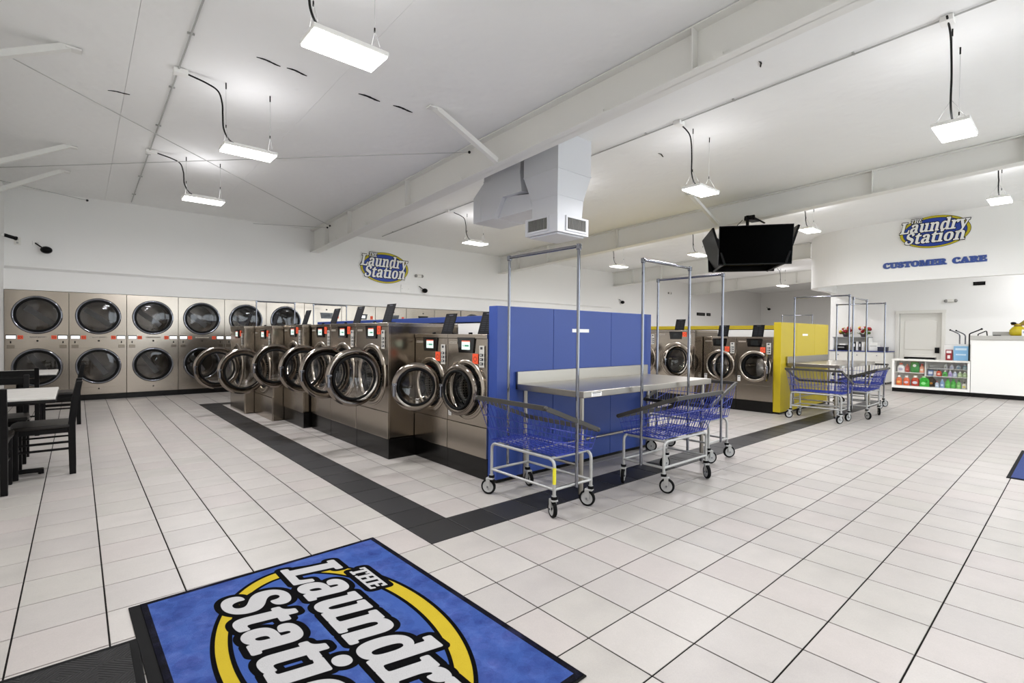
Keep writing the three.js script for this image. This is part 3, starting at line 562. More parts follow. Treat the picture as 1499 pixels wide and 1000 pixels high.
// ---------------------------------------------------------------- laundry carts
function cart(label, pos, turn, yaw = [0.4, -0.3, 0.2, 2.5]) {
  // long side along z; the basket rim stands high on the -x side and low on the +x side
  const t = thing('laundry_cart', label, 'cart', pos, turn, 'wire laundry carts with hanging racks'), hx = 0.205, hz = 0.36, yf = 0.43, yl = 0.21, r = 0.0125;
  // legs and frame
  const fr = part('frame', [-1, 1].map((s) => pipe([[s * hx, 0.155, -hz], [s * hx, yf, -hz], [s * hx, yf, hz], [s * hx, 0.155, hz]], r, 0.06)).concat([-1, 1].map((s) => pipe([[-hx, yf - 0.004, s * (hz - 0.05)], [hx, yf - 0.004, s * (hz - 0.05)]], r))), M.greyPaint, t);
  part('lower_rail', [bar([-hx, yl, -hz], [-hx, yl, hz], 0.011), bar([hx, yl, -hz], [hx, yl, hz], 0.011)].concat([-1, 1].map((s) => bar([-hx, yl, s * hz], [hx, yl, s * hz], 0.011))), M.greyPaint, t);
  if (pos[0] < 1) part('warning_label', new THREE.CylinderGeometry(0.0132, 0.0132, 0.12, 12, 1, true).translate(-hx, 0.31, hz), std(0xd8cf2a, 0.5), t, 'yellow strip label');
  // casters
  const cs = [[-hx, -hz], [-hx, hz], [hx, hz], [hx, -hz]];
  cs.forEach(([x, z], i) => {
    const c = new THREE.Group(); c.name = 'caster'; t.add(c); c.position.set(x, 0, z); c.rotation.y = yaw[i];
    part('fork', [bar([0, 0.128, 0], [0, 0.165, 0], 0.02, 12), rb(0.05, 0.016, 0.06, 0.005, 0, 0.132, -0.012), rb(0.004, 0.085, 0.036, 0.0015, -0.021, 0.095, -0.026).rotateX(0), rb(0.004, 0.085, 0.036, 0.0015, 0.021, 0.095, -0.026)], M.greyPaint, c);
    part('collar', bar([0, 0.14, 0], [0, 0.162, 0], 0.024, 12), M.rubber, c);
    const w = part('wheel', latheX([[0.018, -0.009], [0.048, -0.011], [0.048, 0.011], [0.018, 0.009]]).translate(0, 0.063, -0.028), std(0xa8a8a6, 0.5), c);
    part('tyre', latheX([[0.048, -0.014], [0.058, -0.014], [0.063, -0.008], [0.063, 0.008], [0.058, 0.014], [0.048, 0.014]]).translate(0, 0.063, -0.028), M.rubber, w);
    part('axle', bar([-0.025, 0.063, -0.028], [0.025, 0.063, -0.028], 0.008, 10), M.chrome, w);
  });
  // wire basket
  const yb = 0.452, b = [[-0.2, yb, -0.37], [-0.2, yb, 0.37], [0.2, yb, 0.37], [0.2, yb, -0.37]], u = [[-0.335, 0.815, -0.395], [-0.335, 0.815, 0.395], [0.245, 0.60, 0.395], [0.245, 0.60, -0.395]];
  const L = (p, q, k) => [0, 1, 2].map((i) => p[i] + (q[i] - p[i]) * k), wires = [];
  for (let s = 0; s < 4; s++) {
    const p0 = b[s], p1 = b[(s + 1) % 4], q0 = u[s], q1 = u[(s + 1) % 4], n = s % 2 ? 9 : 16;
    for (let k = 0; k < n; k++) wires.push(bar(L(p0, p1, k / n), L(q0, q1, k / n), 0.003, 4));
    for (const k of [0.02, 0.3, 0.6]) wires.push(bar(L(p0, q0, k), L(p1, q1, k), 0.0036, 5));
  }
  const floorW = []; for (let k = 0; k <= 18; k++) { const z = -0.37 + 0.74 * k / 18; floorW.push(bar([-0.2, yb, z], [0.2, yb, z], 0.0026, 4)); } for (let k = 0; k <= 8; k++) { const x = -0.2 + 0.4 * k / 8; floorW.push(bar([x, yb + 0.004, -0.37], [x, yb + 0.004, 0.37], 0.0034, 4)); }
  const bk = part('wire_basket', wires, M.blueWire, t); part('basket_floor', floorW, M.blueWire, bk);
  // bumper rail round the rim
  const rim = []; for (let s = 0; s < 4; s++) { rim.push(beamBox(u[s], u[(s + 1) % 4], 0.018, 0.034)); } 
  for (const p of u) rim.push(new THREE.SphereGeometry(0.018, 10, 8).scale(1, 1, 1).translate(...p));
  part('bumper_rail', rim, M.bumper, t);
  // hanging rack
  const zr = 0.392;
  part('rack_post', bar([0, yl - 0.01, -zr], [0, 1.99, -zr], 0.0125, 12), M.chrome, t); part('rack_post', bar([0, yl - 0.01, zr], [0, 1.99, zr], 0.0125, 12), M.chrome, t);
  const top = part('rack_bar', bar([0, 1.995, -zr], [0, 1.995, zr], 0.0125, 12), M.chrome, t);
  part('corner_fitting', [-1, 1].map((s) => rb(0.034, 0.045, 0.034, 0.008, 0, 1.99, s * zr)), M.chrome, top);
  return t;
}
function latheX(prof) { const g = new THREE.LatheGeometry([...prof, prof[0]].map(([r, x]) => new THREE.Vector2(r, x)), 28); return toCreasedNormals(g.rotateZ(-PI / 2), 0.6); }
cart('blue wire cart with hanging rack at the left end of the blue island table', [0.80, 0, -1.13], 0, [0.5, -0.4, 0.35, 2.9]);
cart('blue wire cart turned lengthwise in front of the blue island table', [2.11, 0, -0.80], PI / 2, [1.9, 0.9, -0.2, 0.5]);
cart('blue wire cart at the right end of the blue island table', [3.2, 0, -1.20], PI, [0.9, 0.3, 0.6, 1.0]);
cart('blue wire cart at the left end of the yellow island table', [7.12, 0, -1.08], 0, [0.8, 1.1, 1.2, 1.4]);
cart('blue wire cart turned lengthwise in front of the yellow island table', [8.14, 0, -0.80], PI / 2, [0.9, 0.4, 0.2, -0.5]);
cart('blue wire cart at the right end of the yellow island table', [9.6, 0, -1.16], PI + 0.06, [0.9, -0.3, 0.6, 1.2]);
cart('distant cart whose rack shows above the yellow partition', [14.4, 0, -3.95], 0.35, [0.2, 0.4, 0.1, 0.3]);
cart('distant cart whose rack rises before the fifth stacked dryer', [1.25, 0, -9.75], PI / 2, [0.2, 0.4, 0.1, 0.3]);
cart('distant cart whose rack rises before the first single dryer', [2.5, 0, -9.9], PI / 2, [0.2, 0.4, 0.1, 0.3]);

// ---------------------------------------------------------------- televisions
{
  const cx = 8.2, cz = -2.75, cy = 3.07, a0 = -0.944;
  const nm = ['black television facing the entrance, front screen of the hanging cluster', 'black television on the right of the hanging cluster, seen from behind', 'black television at the back of the hanging cluster', 'black television on the left of the hanging cluster, seen edge on'];
  for (let k = 0; k < 4; k++) {
    const a = a0 + k * PI / 2, r = 0.64, t = thing('television', nm[k], 'television', [cx + Math.sin(a) * r, cy, cz + Math.cos(a) * r], a, 'televisions in the hanging cluster');
    const tilt = k === 0 ? 0.14 : 0.3, W = 1.29, H = 0.74;
    const f = (g) => g.rotateX(tilt);
    part('bezel', f(rb(W, H, 0.04, 0.008, 0, 0, 0)), M.dark, t); part('screen_panel', f(bx(W - 0.03, H - 0.045, 0.004, 0, 0.006, 0.0205)), M.screen, t);
    part('back_cover', f(rb(W * 0.72, H * 0.6, 0.06, 0.02, 0, -0.04, -0.045)), M.dark, t);
    part('wall_bracket', [f(rb(0.3, 0.3, 0.02, 0.004, 0, 0, -0.085)), beamBox([0, 0, -0.1], [0, 0.05, -0.5], 0.05, 0.04)], M.dark, t);
  }
  const m = thing('ceiling_mount', 'black ceiling pole carrying the four televisions', 'mount', [cx, 0, cz]);
  part('pole', bar([0, 2.86, 0], [0, beamB(cz) + 0.02, 0], 0.03, 14), M.black, m);
  part('beam_clamp', [rb(0.36, 0.05, 0.16, 0.01, 0.2, beamB(cz) - 0.03, 0), rb(0.05, 0.1, 0.2, 0.01, 0.1, beamB(cz) - 0.01, 0), beamBox([0.0, beamB(cz) - 0.02, 0.1], [0.42, beamB(cz) - 0.09, 0.16], 0.03, 0.02)], M.black, m);
  part('hub', rb(0.16, 0.3, 0.16, 0.02, 0, 3.0, 0), M.black, m); 
  part('cable', tube([[0, 3.7, -0.1], [-0.25, 3.4, -0.25], [-0.3, 3.25, -0.3], [-0.1, 3.1, -0.1]], 0.006, 6, 24), M.black, m);
}

// ---------------------------------------------------------------- ducts
{
  // frustum helper: loft between rectangles [x0,x1,z0,z1] at heights
  const loft = (rings) => {
    const p = [], q = (a, b, c, d) => { for (const v of [a, b, c, a, c, d]) p.push(...v); };
    const pt = ([x0, x1, z0, z1, y]) => [[x0, y, z1], [x1, y, z1], [x1, y, z0], [x0, y, z0]];
    for (let i = 0; i < rings.length - 1; i++) { const a = pt(rings[i]), b = pt(rings[i + 1]); for (let k = 0; k < 4; k++) q(a[k], a[(k + 1) % 4], b[(k + 1) % 4], b[k]); }
    const e = pt(rings[0]); q(e[0], e[3], e[2], e[1]);
    const g = new THREE.BufferGeometry(); g.setAttribute('position', new THREE.Float32BufferAttribute(p, 3)); g.computeVertexNormals(); return g;
  };
  const x0 = 3.05, z1 = -3.1, t = thing('supply_duct', 'white supply duct drop with grilles, hanging behind the nearest rafter', 'duct', [x0, 0, z1]);
  const s = 0.66, yb = 2.79, yt = 3.04;
  const gw = 0.4, gh = 0.165, gc = s / 2 + 0.06, gy = (yb + yt) / 2 + 0.012, th = 0.012;   // sheet box, open at the two grilles
  const ya = yb + th, yc = yt - th;
  part('plenum', [bb(0, s, yb, ya, -s, 0), bb(0, s, yc, yt, -s, 0), bb(s - th, s, ya, yc, -s, 0), bb(0, s - th, ya, yc, -s, -s + th),
    bb(0, gc - gw / 2, ya, yc, -th, 0), bb(gc + gw / 2, s - th, ya, yc, -th, 0), bb(gc - gw / 2, gc + gw / 2, ya, gy - gh / 2, -th, 0), bb(gc - gw / 2, gc + gw / 2, gy + gh / 2, yc, -th, 0),
    bb(0, th, ya, yc, -gc + gw / 2, -th), bb(0, th, ya, yc, -s + th, -gc - gw / 2), bb(0, th, ya, gy - gh / 2, -gc - gw / 2, -gc + gw / 2), bb(0, th, gy + gh / 2, yc, -gc - gw / 2, -gc + gw / 2)], M.galv, t); part('bottom_tray', rbb(0.05, s - 0.05, yb - 0.025, yb - 0.0005, -s + 0.05, -0.05, 0.006), M.galv, t);
  part('duct_body', loft([[0.07, s - 0.07, -s + 0.08, -0.07, yt], [0.05, s - 0.06, -s + 0.08, -0.05, yt + 0.28], [-0.02, s + 0.02, -s - 0.02, 0.02, yt + 0.62], [-0.02, s + 0.02, -s - 0.02, 0.02, ceilY(-3.1) + 0.03]]), M.galv, t);
  part('seam_strip', [bb(-0.027, s + 0.027, yt + 0.615, yt + 0.63, -s - 0.027, 0.027), bb(0.043, s - 0.053, yt + 0.275, yt + 0.29, -s + 0.073, -0.043)], M.galv, t);
  const slatM = std(0x8b8a84, 0.6);
  for (const side of [0, 1]) {
    const f = new THREE.Group(); f.name = 'grille'; t.add(f); f.position.set(side ? s / 2 + 0.06 : 0, (yb + yt) / 2 + 0.012, side ? 0 : -s / 2 - 0.06); f.rotation.y = side ? 0 : -PI / 2;
    const w = 0.4, h = 0.165;
    part('border', [bx(w + 0.05, 0.025, 0.02, 0, h / 2 + 0.012, 0.006), bx(w + 0.05, 0.025, 0.02, 0, -h / 2 - 0.012, 0.006), bx(0.025, h, 0.02, w / 2 + 0.012, 0, 0.006), bx(0.025, h, 0.02, -w / 2 - 0.012, 0, 0.006)], M.galv, f);
    for (let k = 0; k < 13; k++) part('slat', bx(0.012, h, 0.03, -w / 2 + (k + 0.5) * w / 13, 0, -0.006), slatM, f);
  }
  const r = thing('return_duct', 'white return duct with slanted throat, left of the grilled supply duct', 'duct', [3.05, 0, -5.05]);
  part('throat', [prismX([[0, 3.62], [0.28, 3.82], [1.15, 3.86], [1.2, 3.5], [0.75, 3.5], [0.55, 3.2], [0, 3.2]], 0, 0.62)], M.galv, r);
  part('riser', bb(0.01, 0.6, 3.8, ceilY(-4.3) + 0.03, 0.27, 1.16), M.galv, r);
  part('sloped_hood', [prismX([[0.5, 3.21], [0.78, 3.52], [1.3, 3.45], [1.35, 3.21]], 0.08, 0.66)], M.galv, r);
  part('seam_strip', [bb(-0.006, 0.626, 3.2, 3.63, 0.2, 0.21), bb(0.003, 0.608, 3.83, 3.845, 0.262, 1.168)], M.galv, r);
  part('strap', bar([0.3, 3.6, 1.2], [0.35, 4.1, 1.25], 0.01, 6), M.wire, r);
}

// ---------------------------------------------------------------- signs
const font = await new FontLoader().loadAsync('fonts/droid/droid_serif_bold.typeface.json');
function word(str, cap, fat, depth, width, italic = 0.2) {
  // letters with an even stroke gain; scaled to a width so that they sit as on the print
  const g0 = new TextGeometry(str, { font, size: cap / 0.74, depth: 0.001, curveSegments: 4, bevelEnabled: false }); g0.computeBoundingBox();
  const w0 = g0.boundingBox.max.x - g0.boundingBox.min.x, sx = width / w0;
  const g = new TextGeometry(str, { font, size: cap / 0.74, depth, curveSegments: 5, bevelEnabled: true, bevelThickness: Math.min(depth * 0.3, 0.004), bevelSize: fat, bevelSegments: 1 });
  g.translate(-g0.boundingBox.min.x, 0, 0); g.scale(sx, 1, 1);
  g.applyMatrix4(new THREE.Matrix4().set(1, italic, 0, 0, 0, 1, 0, 0, 0, 0, 1, 0, 0, 0, 0, 1)); return g;
}
const ell = (a, b, depth, holeA, holeB) => { const s = new THREE.Shape(); s.absellipse(0, 0, a, b, 0, 2 * PI); if (holeA) { const h = new THREE.Path(); h.absellipse(0.0, -0.01, holeA, holeB, 0, 2 * PI); s.holes.push(h); } return new THREE.ExtrudeGeometry(s, { depth, bevelEnabled: false, curveSegments: 64 }); };
// layout shared by the wall signs (metres, centre of the oval at 0,0)
const words = [['THE', 0.085, -0.53, 0.30, 0.25, 0.002], ['Laundry', 0.235, -0.785, 0.025, 1.5, 0.006], ['Station', 0.235, -0.665, -0.295, 1.31, 0.006]];
function logoSign(pos, turn, k, label) {
  const t = thing('wall_sign', label, 'sign', pos, turn); t.scale.setScalar(k);
  const put = (extra, d, z) => words.map(([s, cap, x, y, w, fat]) => word(s, cap, fat + extra, d, w).translate(x, y, z));
  part('backing', [ell(0.80, 0.475, 0.02), put(0.05, 0.02, 0.0)], M.white, t);
  part('outline_oval', ell(0.785, 0.46, 0.004).translate(0, 0, 0.0215), M.black, t);
  part('yellow_oval', ell(0.775, 0.45, 0.004).translate(0, 0, 0.024), std(0xc2b416, 0.4), t);
  part('inner_outline', ell(0.71, 0.405, 0.004).translate(0.0, -0.008, 0.026), M.black, t);
  part('blue_oval', ell(0.70, 0.395, 0.004).translate(0.0, -0.008, 0.028), std(0x1d3fa0, 0.35), t);
  part('lettering_outline', put(0.018, 0.006, 0.031), M.black, t);
  part('lettering', put(0, 0.006, 0.037), std(0xf3f3ee, 0.4), t);
}
logoSign([4.42, 3.15, -10.945], 0, 0.92, 'oval blue and yellow shop sign on the back wall above the dryers');
logoSign([13.415, 3.87, -0.66], -PI / 2, 0.83, 'oval blue and yellow shop sign on the white fascia');
{
  const t = thing('letter_sign', 'blue raised capital letters under the oval sign on the fascia', 'sign', [13.418, 3.085, -1.63], -PI / 2);
  const m = std(0x2d4a94, 0.4), g = word('CUSTOMER  CARE', 0.092, 0.008, 0.02, 1.88, 0);
  part('lettering', g.translate(0, 0, 0.002), m, t); part('letter_backs', word('CUSTOMER  CARE', 0.092, 0.015, 0.006, 1.88, 0), std(0x8a97b5, 0.5), t);
}

// ---------------------------------------------------------------- mats
const fontPx = (px) => 'bold ' + px + 'px serif';
const matPrint = canvasTex(1448, 1024, (c, w, h) => {
  const k = w / 1.75, X = (x) => x * k, Y = (y) => h / 2 - y * k;
  c.fillStyle = '#0c0c10'; c.fillRect(0, 0, w, h);
  c.fillStyle = '#3f5a9c'; c.fillRect(22, 22, w - 44, h - 44);
  // worn and mottled pile
  for (let i = 0; i < 2600; i++) { const x = hash2(i, 1, 77) * w, y = hash2(i, 2, 77) * h, r = 6 + hash2(i, 3, 77) * 40; c.fillStyle = hash2(i, 4, 77) > 0.5 ? 'rgba(12,20,66,0.06)' : 'rgba(150,175,235,0.035)'; c.beginPath(); c.arc(x, y, r, 0, 7); c.fill(); }
  const oval = (a, b, f, dy = 0) => { c.fillStyle = f; c.beginPath(); c.ellipse(X(0.875), Y(dy), X(a), X(b), 0, 0, 7); c.fill(); };
  oval(0.795, 0.47, '#030304'); oval(0.775, 0.452, '#c2aa2f'); oval(0.708, 0.392, '#030304', -0.012); oval(0.69, 0.374, '#3f5a9c', -0.012);
  for (let i = 0; i < 900; i++) { const a = hash2(i, 5, 77) * 6.28, q = Math.sqrt(hash2(i, 6, 77)); const x = X(0.875 + 0.6 * q * Math.cos(a)), y = Y(0.3 * q * Math.sin(a)); c.fillStyle = hash2(i, 7, 77) > 0.5 ? 'rgba(12,20,66,0.06)' : 'rgba(150,175,235,0.04)'; c.beginPath(); c.arc(x, y, 8 + 30 * hash2(i, 8, 77), 0, 7); c.fill(); }
  c.lineJoin = 'round'; c.textBaseline = 'alphabetic';
  const wd = (s, cap, x, y, width, fat) => {
    const px = cap * k / 0.72; c.font = fontPx(px); const m = c.measureText(s).width;
    const run = (col, lw) => { c.save(); c.font = fontPx(px); c.translate(X(x), Y(y)); c.transform(1, 0, -0.22, 1, 0, 0); c.scale(X(width) / m, 1); c.lineWidth = lw * k; c.strokeStyle = col; c.fillStyle = col; if (lw > 0) c.strokeText(s, 0, 0); c.fillText(s, 0, 0); c.restore(); };
    run('#030304', fat + 0.056); return () => run('#bdbcbb', fat);
  };
  const runs = [wd('THE', 0.085, 0.335, 0.30, 0.27, 0.008), wd('Station', 0.265, 0.21, -0.315, 1.31, 0.022), wd('Laundry', 0.265, 0.085, 0.02, 1.5, 0.022)];
  runs.forEach((r) => r());
});
{
  const t = thing('logo_mat', 'large blue entrance mat with oval shop logo and big white letters', 'mat', [-1.163, 0.0, -0.385], 0.025);
  const Wd = 1.24, L = 1.76;
  part('rubber_base', rb(Wd + 0.035, 0.006, L, 0.0025, -0.0175, 0.0035, 0), M.rubber, t);
  const g = new THREE.BoxGeometry(Wd - 0.02, 0.005, L - 0.02, 1, 1, 1).toNonIndexed(), p = g.attributes.position, uv = g.attributes.uv;
  for (let i = 0; i < p.count; i++) uv.setXY(i, (p.getZ(i) + (L - 0.02) / 2) / (L - 0.02), (p.getX(i) + (Wd - 0.02) / 2) / (Wd - 0.02));
  const pm = new THREE.MeshPhysicalMaterial({ roughness: 0.95, specularIntensity: 0.15, map: matPrint, bumpMap: matPile.clone(), bumpScale: 0.004 }); pm.bumpMap.repeat.set(9, 6.5); pm.bumpMap.needsUpdate = true;
  part('pile', g.translate(0, 0.0085, 0), pm, t);
  const rib = canvasTex(512, 512, (c, w, h) => { c.fillStyle = '#000'; c.fillRect(0, 0, w, h); c.strokeStyle = '#fff'; c.lineWidth = 9; for (let by = 0; by < 4; by++) for (let bxx = 0; bxx < 4; bxx++) { c.save(); c.beginPath(); c.rect(bxx * 128, by * 128, 128, 128); c.clip(); for (let k = -8; k < 16; k++) { c.beginPath(); if ((bxx + by) % 2) { c.moveTo(bxx * 128 + k * 20, by * 128); c.lineTo(bxx * 128 + k * 20 + 128, by * 128 + 128); } else { c.moveTo(bxx * 128 + k * 20 + 128, by * 128); c.lineTo(bxx * 128 + k * 20, by * 128 + 128); } c.stroke(); } c.restore(); } });
  rib.colorSpace = THREE.NoColorSpace; rib.wrapS = rib.wrapT = THREE.RepeatWrapping; rib.repeat.set(2.2, 2.2);
  const b = thing('ribbed_mat', 'dark ribbed scraper mat beside the logo mat at the bottom left', 'mat', [-2.418, 0, 0.0]);
  part('rubber_border', rb(1.18, 0.006, 1.86, 0.0025, 0, 0.003, 0), M.rubber, b);
  part('ribbed_pile', boxUV(rb(1.12, 0.006, 1.8, 0.002, 0, 0.0075, 0)), std(0x1d1c1b, 0.95, 0, { bumpMap: rib, bumpScale: 0.008 }), b);
  const r = thing('plain_mat', 'plain dark blue mat at the right edge of the floor', 'mat', [5.62, 0, 1.86]);
  part('rubber_border', rb(1.8, 0.006, 1.22, 0.0025, 0, 0.003, 0), M.rubber, r); part('pile', boxUV(rb(1.74, 0.006, 1.16, 0.002, 0, 0.0075, 0)), std(0x26386f, 0.95, 0, { bumpMap: matPile, bumpScale: 0.003 }), r);
}

// ---------------------------------------------------------------- service counter with display case
{
  const X0 = 13.5, c = thing('display_case', 'white glass-fronted display case full of detergent', 'display case', [X0, 0, -0.715]);
  const D = 0.55, hz = 0.725;   // local z from -hz to hz
  part('kick_board', bb(0.04, D, 0, 0.1, -hz + 0.0, hz), M.plinth, c);
  part('carcass', [bb(0, D, 0.1, 0.16, -hz, hz), bb(0, D, 0.16, 0.8, -hz, -hz + 0.045), bb(0, D, 0.16, 0.8, hz - 0.045, hz), bb(D - 0.02, D, 0.1, 0.8, -hz, hz)], M.whiteGloss, c);
  part('top', rbb(-0.01, D + 0.01, 0.775, 0.815, -hz - 0.01, hz, 0.005), M.offwhite, c);
  part('shelf', bb(0.12, D - 0.03, 0.475, 0.487, -hz + 0.05, -0.1), M.white, c); part('shelf', bb(0.14, D - 0.03, 0.415, 0.425, -0.09, hz - 0.05), M.white, c); part('shelf', bb(0.2, D - 0.03, 0.595, 0.605, -0.09, hz - 0.05), M.white, c); part('divider', bb(0.1, D - 0.03, 0.16, 0.77, -0.1, -0.088), M.white, c);
  part('glass_front', bb(0.012, 0.017, 0.16, 0.775, -hz + 0.045, hz - 0.045), M.glass, c);
  const k = thing('service_counter', 'tall white service counter with grey top at the right edge', 'counter', [X0, 0, 0.02]);
  part('kick_board', bb(0.04, 0.6, 0, 0.1, 0, 4.5), M.plinth, k); part('front', boxUV(bb(0, 0.6, 0.1, 1.31, 0, 4.5)), M.whiteGloss, k); part('worktop', rbb(-0.03, 0.65, 1.31, 1.405, -0.02, 4.5, 0.008), std(0xb7b5ae, 0.4), k);
  part('back_edge', bb(0.5, 0.56, 1.405, 1.5, 0.3, 4.4), std(0xa9a8a2, 0.5), k);
}
// goods: body, cap and label each
function bottle(z, y, x, h, w, col, cap, lab, label, kind = 'bottle', handle) {
  const t = thing(kind === 'box' ? 'carton' : kind === 'bag' ? 'refill_bag' : 'detergent_bottle', label, kind, [x, y, z], -PI / 2, 'laundry goods in the display case');
  const m = std(col, 0.35);
  if (kind === 'box') { part('body', rb(w, h, w * 0.6, 0.004, 0, h / 2, 0), m, t); part('label', bx(w * 0.8, h * 0.45, 0.002, 0, h * 0.5, w * 0.3 + 0.001), std(lab, 0.5), t); return; }
  if (kind === 'bag') { part('body', [lathe([[0.001, 0], [w * 0.42, 0.005], [w * 0.5, h * 0.3], [w * 0.46, h * 0.7], [w * 0.4, h * 0.95], [w * 0.38, h], [0.001, h]], 20).scale(1, 1, 0.4)], m, t); part('label', new THREE.CylinderGeometry(w * 0.18, w * 0.18, 0.003, 20).rotateX(PI / 2).translate(0, h * 0.66, w * 0.2), std(lab, 0.5), t); return; }
  const bh = h * 0.82;
  if (handle) {
    const s = new THREE.Shape(); s.moveTo(-w / 2, 0); s.lineTo(w / 2, 0); s.lineTo(w / 2, bh * 0.55); s.quadraticCurveTo(w * 0.48, bh * 0.85, w * 0.1, bh); s.lineTo(-w * 0.3, bh); s.quadraticCurveTo(-w / 2, bh * 0.9, -w / 2, bh * 0.6); s.closePath();
    const hl = new THREE.Path(); hl.absellipse(w * 0.24, bh * 0.55, w * 0.1, bh * 0.2, 0, 2 * PI, true); s.holes.push(hl);
    part('body', extrude(s, w * 0.35, 0.012).translate(0, 0.012, -w * 0.17), m, t);
  } else part('body', lathe([[0.001, 0], [w * 0.46, 0], [w * 0.5, 0.012], [w * 0.5, bh * 0.62], [w * 0.42, bh * 0.84], [w * 0.22, bh * 0.97], [w * 0.2, bh], [0.001, bh]], 20).scale(1, 1, 0.72), m, t);
  part('cap', new THREE.CylinderGeometry(w * 0.2, w * 0.23, h * 0.18, 14).translate(handle ? -w * 0.1 : 0, bh + h * 0.085 + (handle ? 0.012 : 0), 0), std(cap, 0.4), t);
  const lb = part('label', new THREE.SphereGeometry(w * 0.3, 16, 10).scale(1, 0.8, 0.25).translate(handle ? -w * 0.12 : 0, bh * 0.4, handle ? w * 0.2 + 0.004 : w * 0.33), std(lab, 0.5), t); return t;
}
{
  const B = [ // z, y, x, h, w, body, cap, label colour, words, kind, handle
    [-1.315, 0.16, 13.62, 0.245, 0.125, 0xd9621a, 0xf2f0ea, 0xe9b45a, 'orange detergent bottle with white cap, leftmost on the bottom of the case'],
    [-1.165, 0.16, 13.62, 0.245, 0.135, 0xd9581c, 0xf2f0ea, 0xd9c8d8, 'orange detergent bottle with white cap, second on the bottom of the case'],
    [-0.995, 0.16, 13.62, 0.255, 0.16, 0xb5301c, 0xf2f0ea, 0xd9d4dc, 'red orange detergent jug, third on the bottom of the case'],
    [-0.815, 0.16, 13.62, 0.24, 0.16, 0x2bab2b, 0xbfe8b0, 0x8fe08a, 'bright green jug with a handle on the case bottom', 'bottle', true],
    [-0.69, 0.16, 13.72, 0.26, 0.13, 0x2e1a10, 0x111111, 0xd98a1f, 'dark jug with orange label behind the green jug', 'bottle', true],
    [-0.585, 0.16, 13.62, 0.15, 0.075, 0xb9c6d8, 0x8b3a2a, 0xe8edf2, 'pale blue bottle with brown cap on the case bottom'],
    [-0.49, 0.16, 13.62, 0.2, 0.085, 0x7f9cc0, 0x9db4d0, 0xdfe8f2, 'light blue bottle on the case bottom'],
    [-0.39, 0.16, 13.62, 0.22, 0.095, 0x4fae3a, 0x3f9a2e, 0x6cc255, 'green rounded bottle on the case bottom, left of two alike'],
    [-0.29, 0.16, 13.62, 0.22, 0.095, 0x3f9e34, 0x2f8a28, 0x5ab54a, 'green rounded bottle on the case bottom, right of two alike'],
    [-0.195, 0.16, 13.62, 0.2, 0.085, 0x6fae5c, 0x2f6a28, 0xa9d08c, 'sage green bottle with pale label on the case bottom'],
    [-0.1, 0.16, 13.62, 0.16, 0.085, 0xcac8bd, 0x151515, 0xd6c634, 'white bottle with black cap at the right end of the case bottom'],
    [-1.29, 0.488, 13.68, 0.225, 0.15, 0xeceae8, 0xd9531f, 0xb9b7c8, 'white tub with orange lid on the upper left shelf'],
    [-1.17, 0.488, 13.7, 0.2, 0.09, 0xa82a1e, 0xd66a2a, 0xc96a5a, 'red bottle beside the white tub on the upper shelf'],
    [-1.02, 0.488, 13.68, 0.26, 0.19, 0x2f8a4a, 0x2f8a4a, 0xe9efe9, 'big green refill bag on the upper shelf', 'bag'],
    [-0.885, 0.488, 13.7, 0.22, 0.1, 0xe3a184, 0xd95a3a, 0xf2e3da, 'peach coloured bottle on the upper shelf'],
    [-0.73, 0.426, 13.78, 0.14, 0.095, 0x6f86b4, 0xffffff, 0xe6ecf4, 'blue carton on the middle shelf', 'box'],
    [-0.63, 0.426, 13.78, 0.12, 0.085, 0xd9d2c8, 0xffffff, 0xf0ece4, 'cream carton on the middle shelf', 'box'],
    [-0.565, 0.426, 13.70, 0.16, 0.1, 0xc2441f, 0x1a1410, 0xf0c8b4, 'red bottle with black cap on the middle shelf'],
    [-0.455, 0.426, 13.70, 0.14, 0.09, 0x4fb046, 0xdfe6dc, 0x2a6a24, 'green bottle with white cap on the middle shelf'],
    [-0.36, 0.426, 13.70, 0.14, 0.07, 0xb9a7d4, 0xe9e6f2, 0x7a66a6, 'lilac bottle on the middle shelf'],
    [-0.275, 0.426, 13.70, 0.13, 0.085, 0xaeb7c9, 0xf2f2f2, 0xd9dee8, 'grey blue bottle on the middle shelf'],
    [-0.185, 0.426, 13.70, 0.13, 0.085, 0xa9c08c, 0xe9efe2, 0xd3e2bc, 'pale green bottle on the middle shelf, left of two alike'],
    [-0.1, 0.426, 13.70, 0.13, 0.08, 0xa5b98e, 0xe9efe2, 0xcbdab6, 'pale green bottle on the middle shelf, rightmost'],
    [-0.45, 0.606, 13.75, 0.13, 0.07, 0xe0e2de, 0xbcc6b4, 0x97a48e, 'white bottle with green print on the top shelf'],
    [-0.34, 0.606, 13.75, 0.11, 0.08, 0xe8eaf0, 0xffffff, 0xb7c3dc, 'white bottle with blue print on the top shelf'],
    [-0.22, 0.606, 13.75, 0.11, 0.09, 0xd7e0e6, 0x9fb9c9, 0x7ea7bd, 'pale bottle with teal cap on the top shelf'],
    [-0.11, 0.606, 13.75, 0.12, 0.075, 0x9fc3cc, 0xf2f2f2, 0xe6f0f2, 'aqua bottle with white cap on the top shelf, rightmost']];
  for (const b of B) bottle(...b);
  const rd = thing('supply_box', 'dark red carton standing on the display case', 'box', [13.8, 0.816, -0.4], -PI / 2); part('carton', rb(0.12, 0.25, 0.08, 0.004, 0, 0.125, 0), std(0x8e1f26, 0.5), rd); part('print', [bx(0.09, 0.06, 0.002, 0, 0.2, 0.041), bx(0.05, 0.08, 0.002, 0, 0.08, 0.041)], std(0xe8dfdc, 0.6), rd);
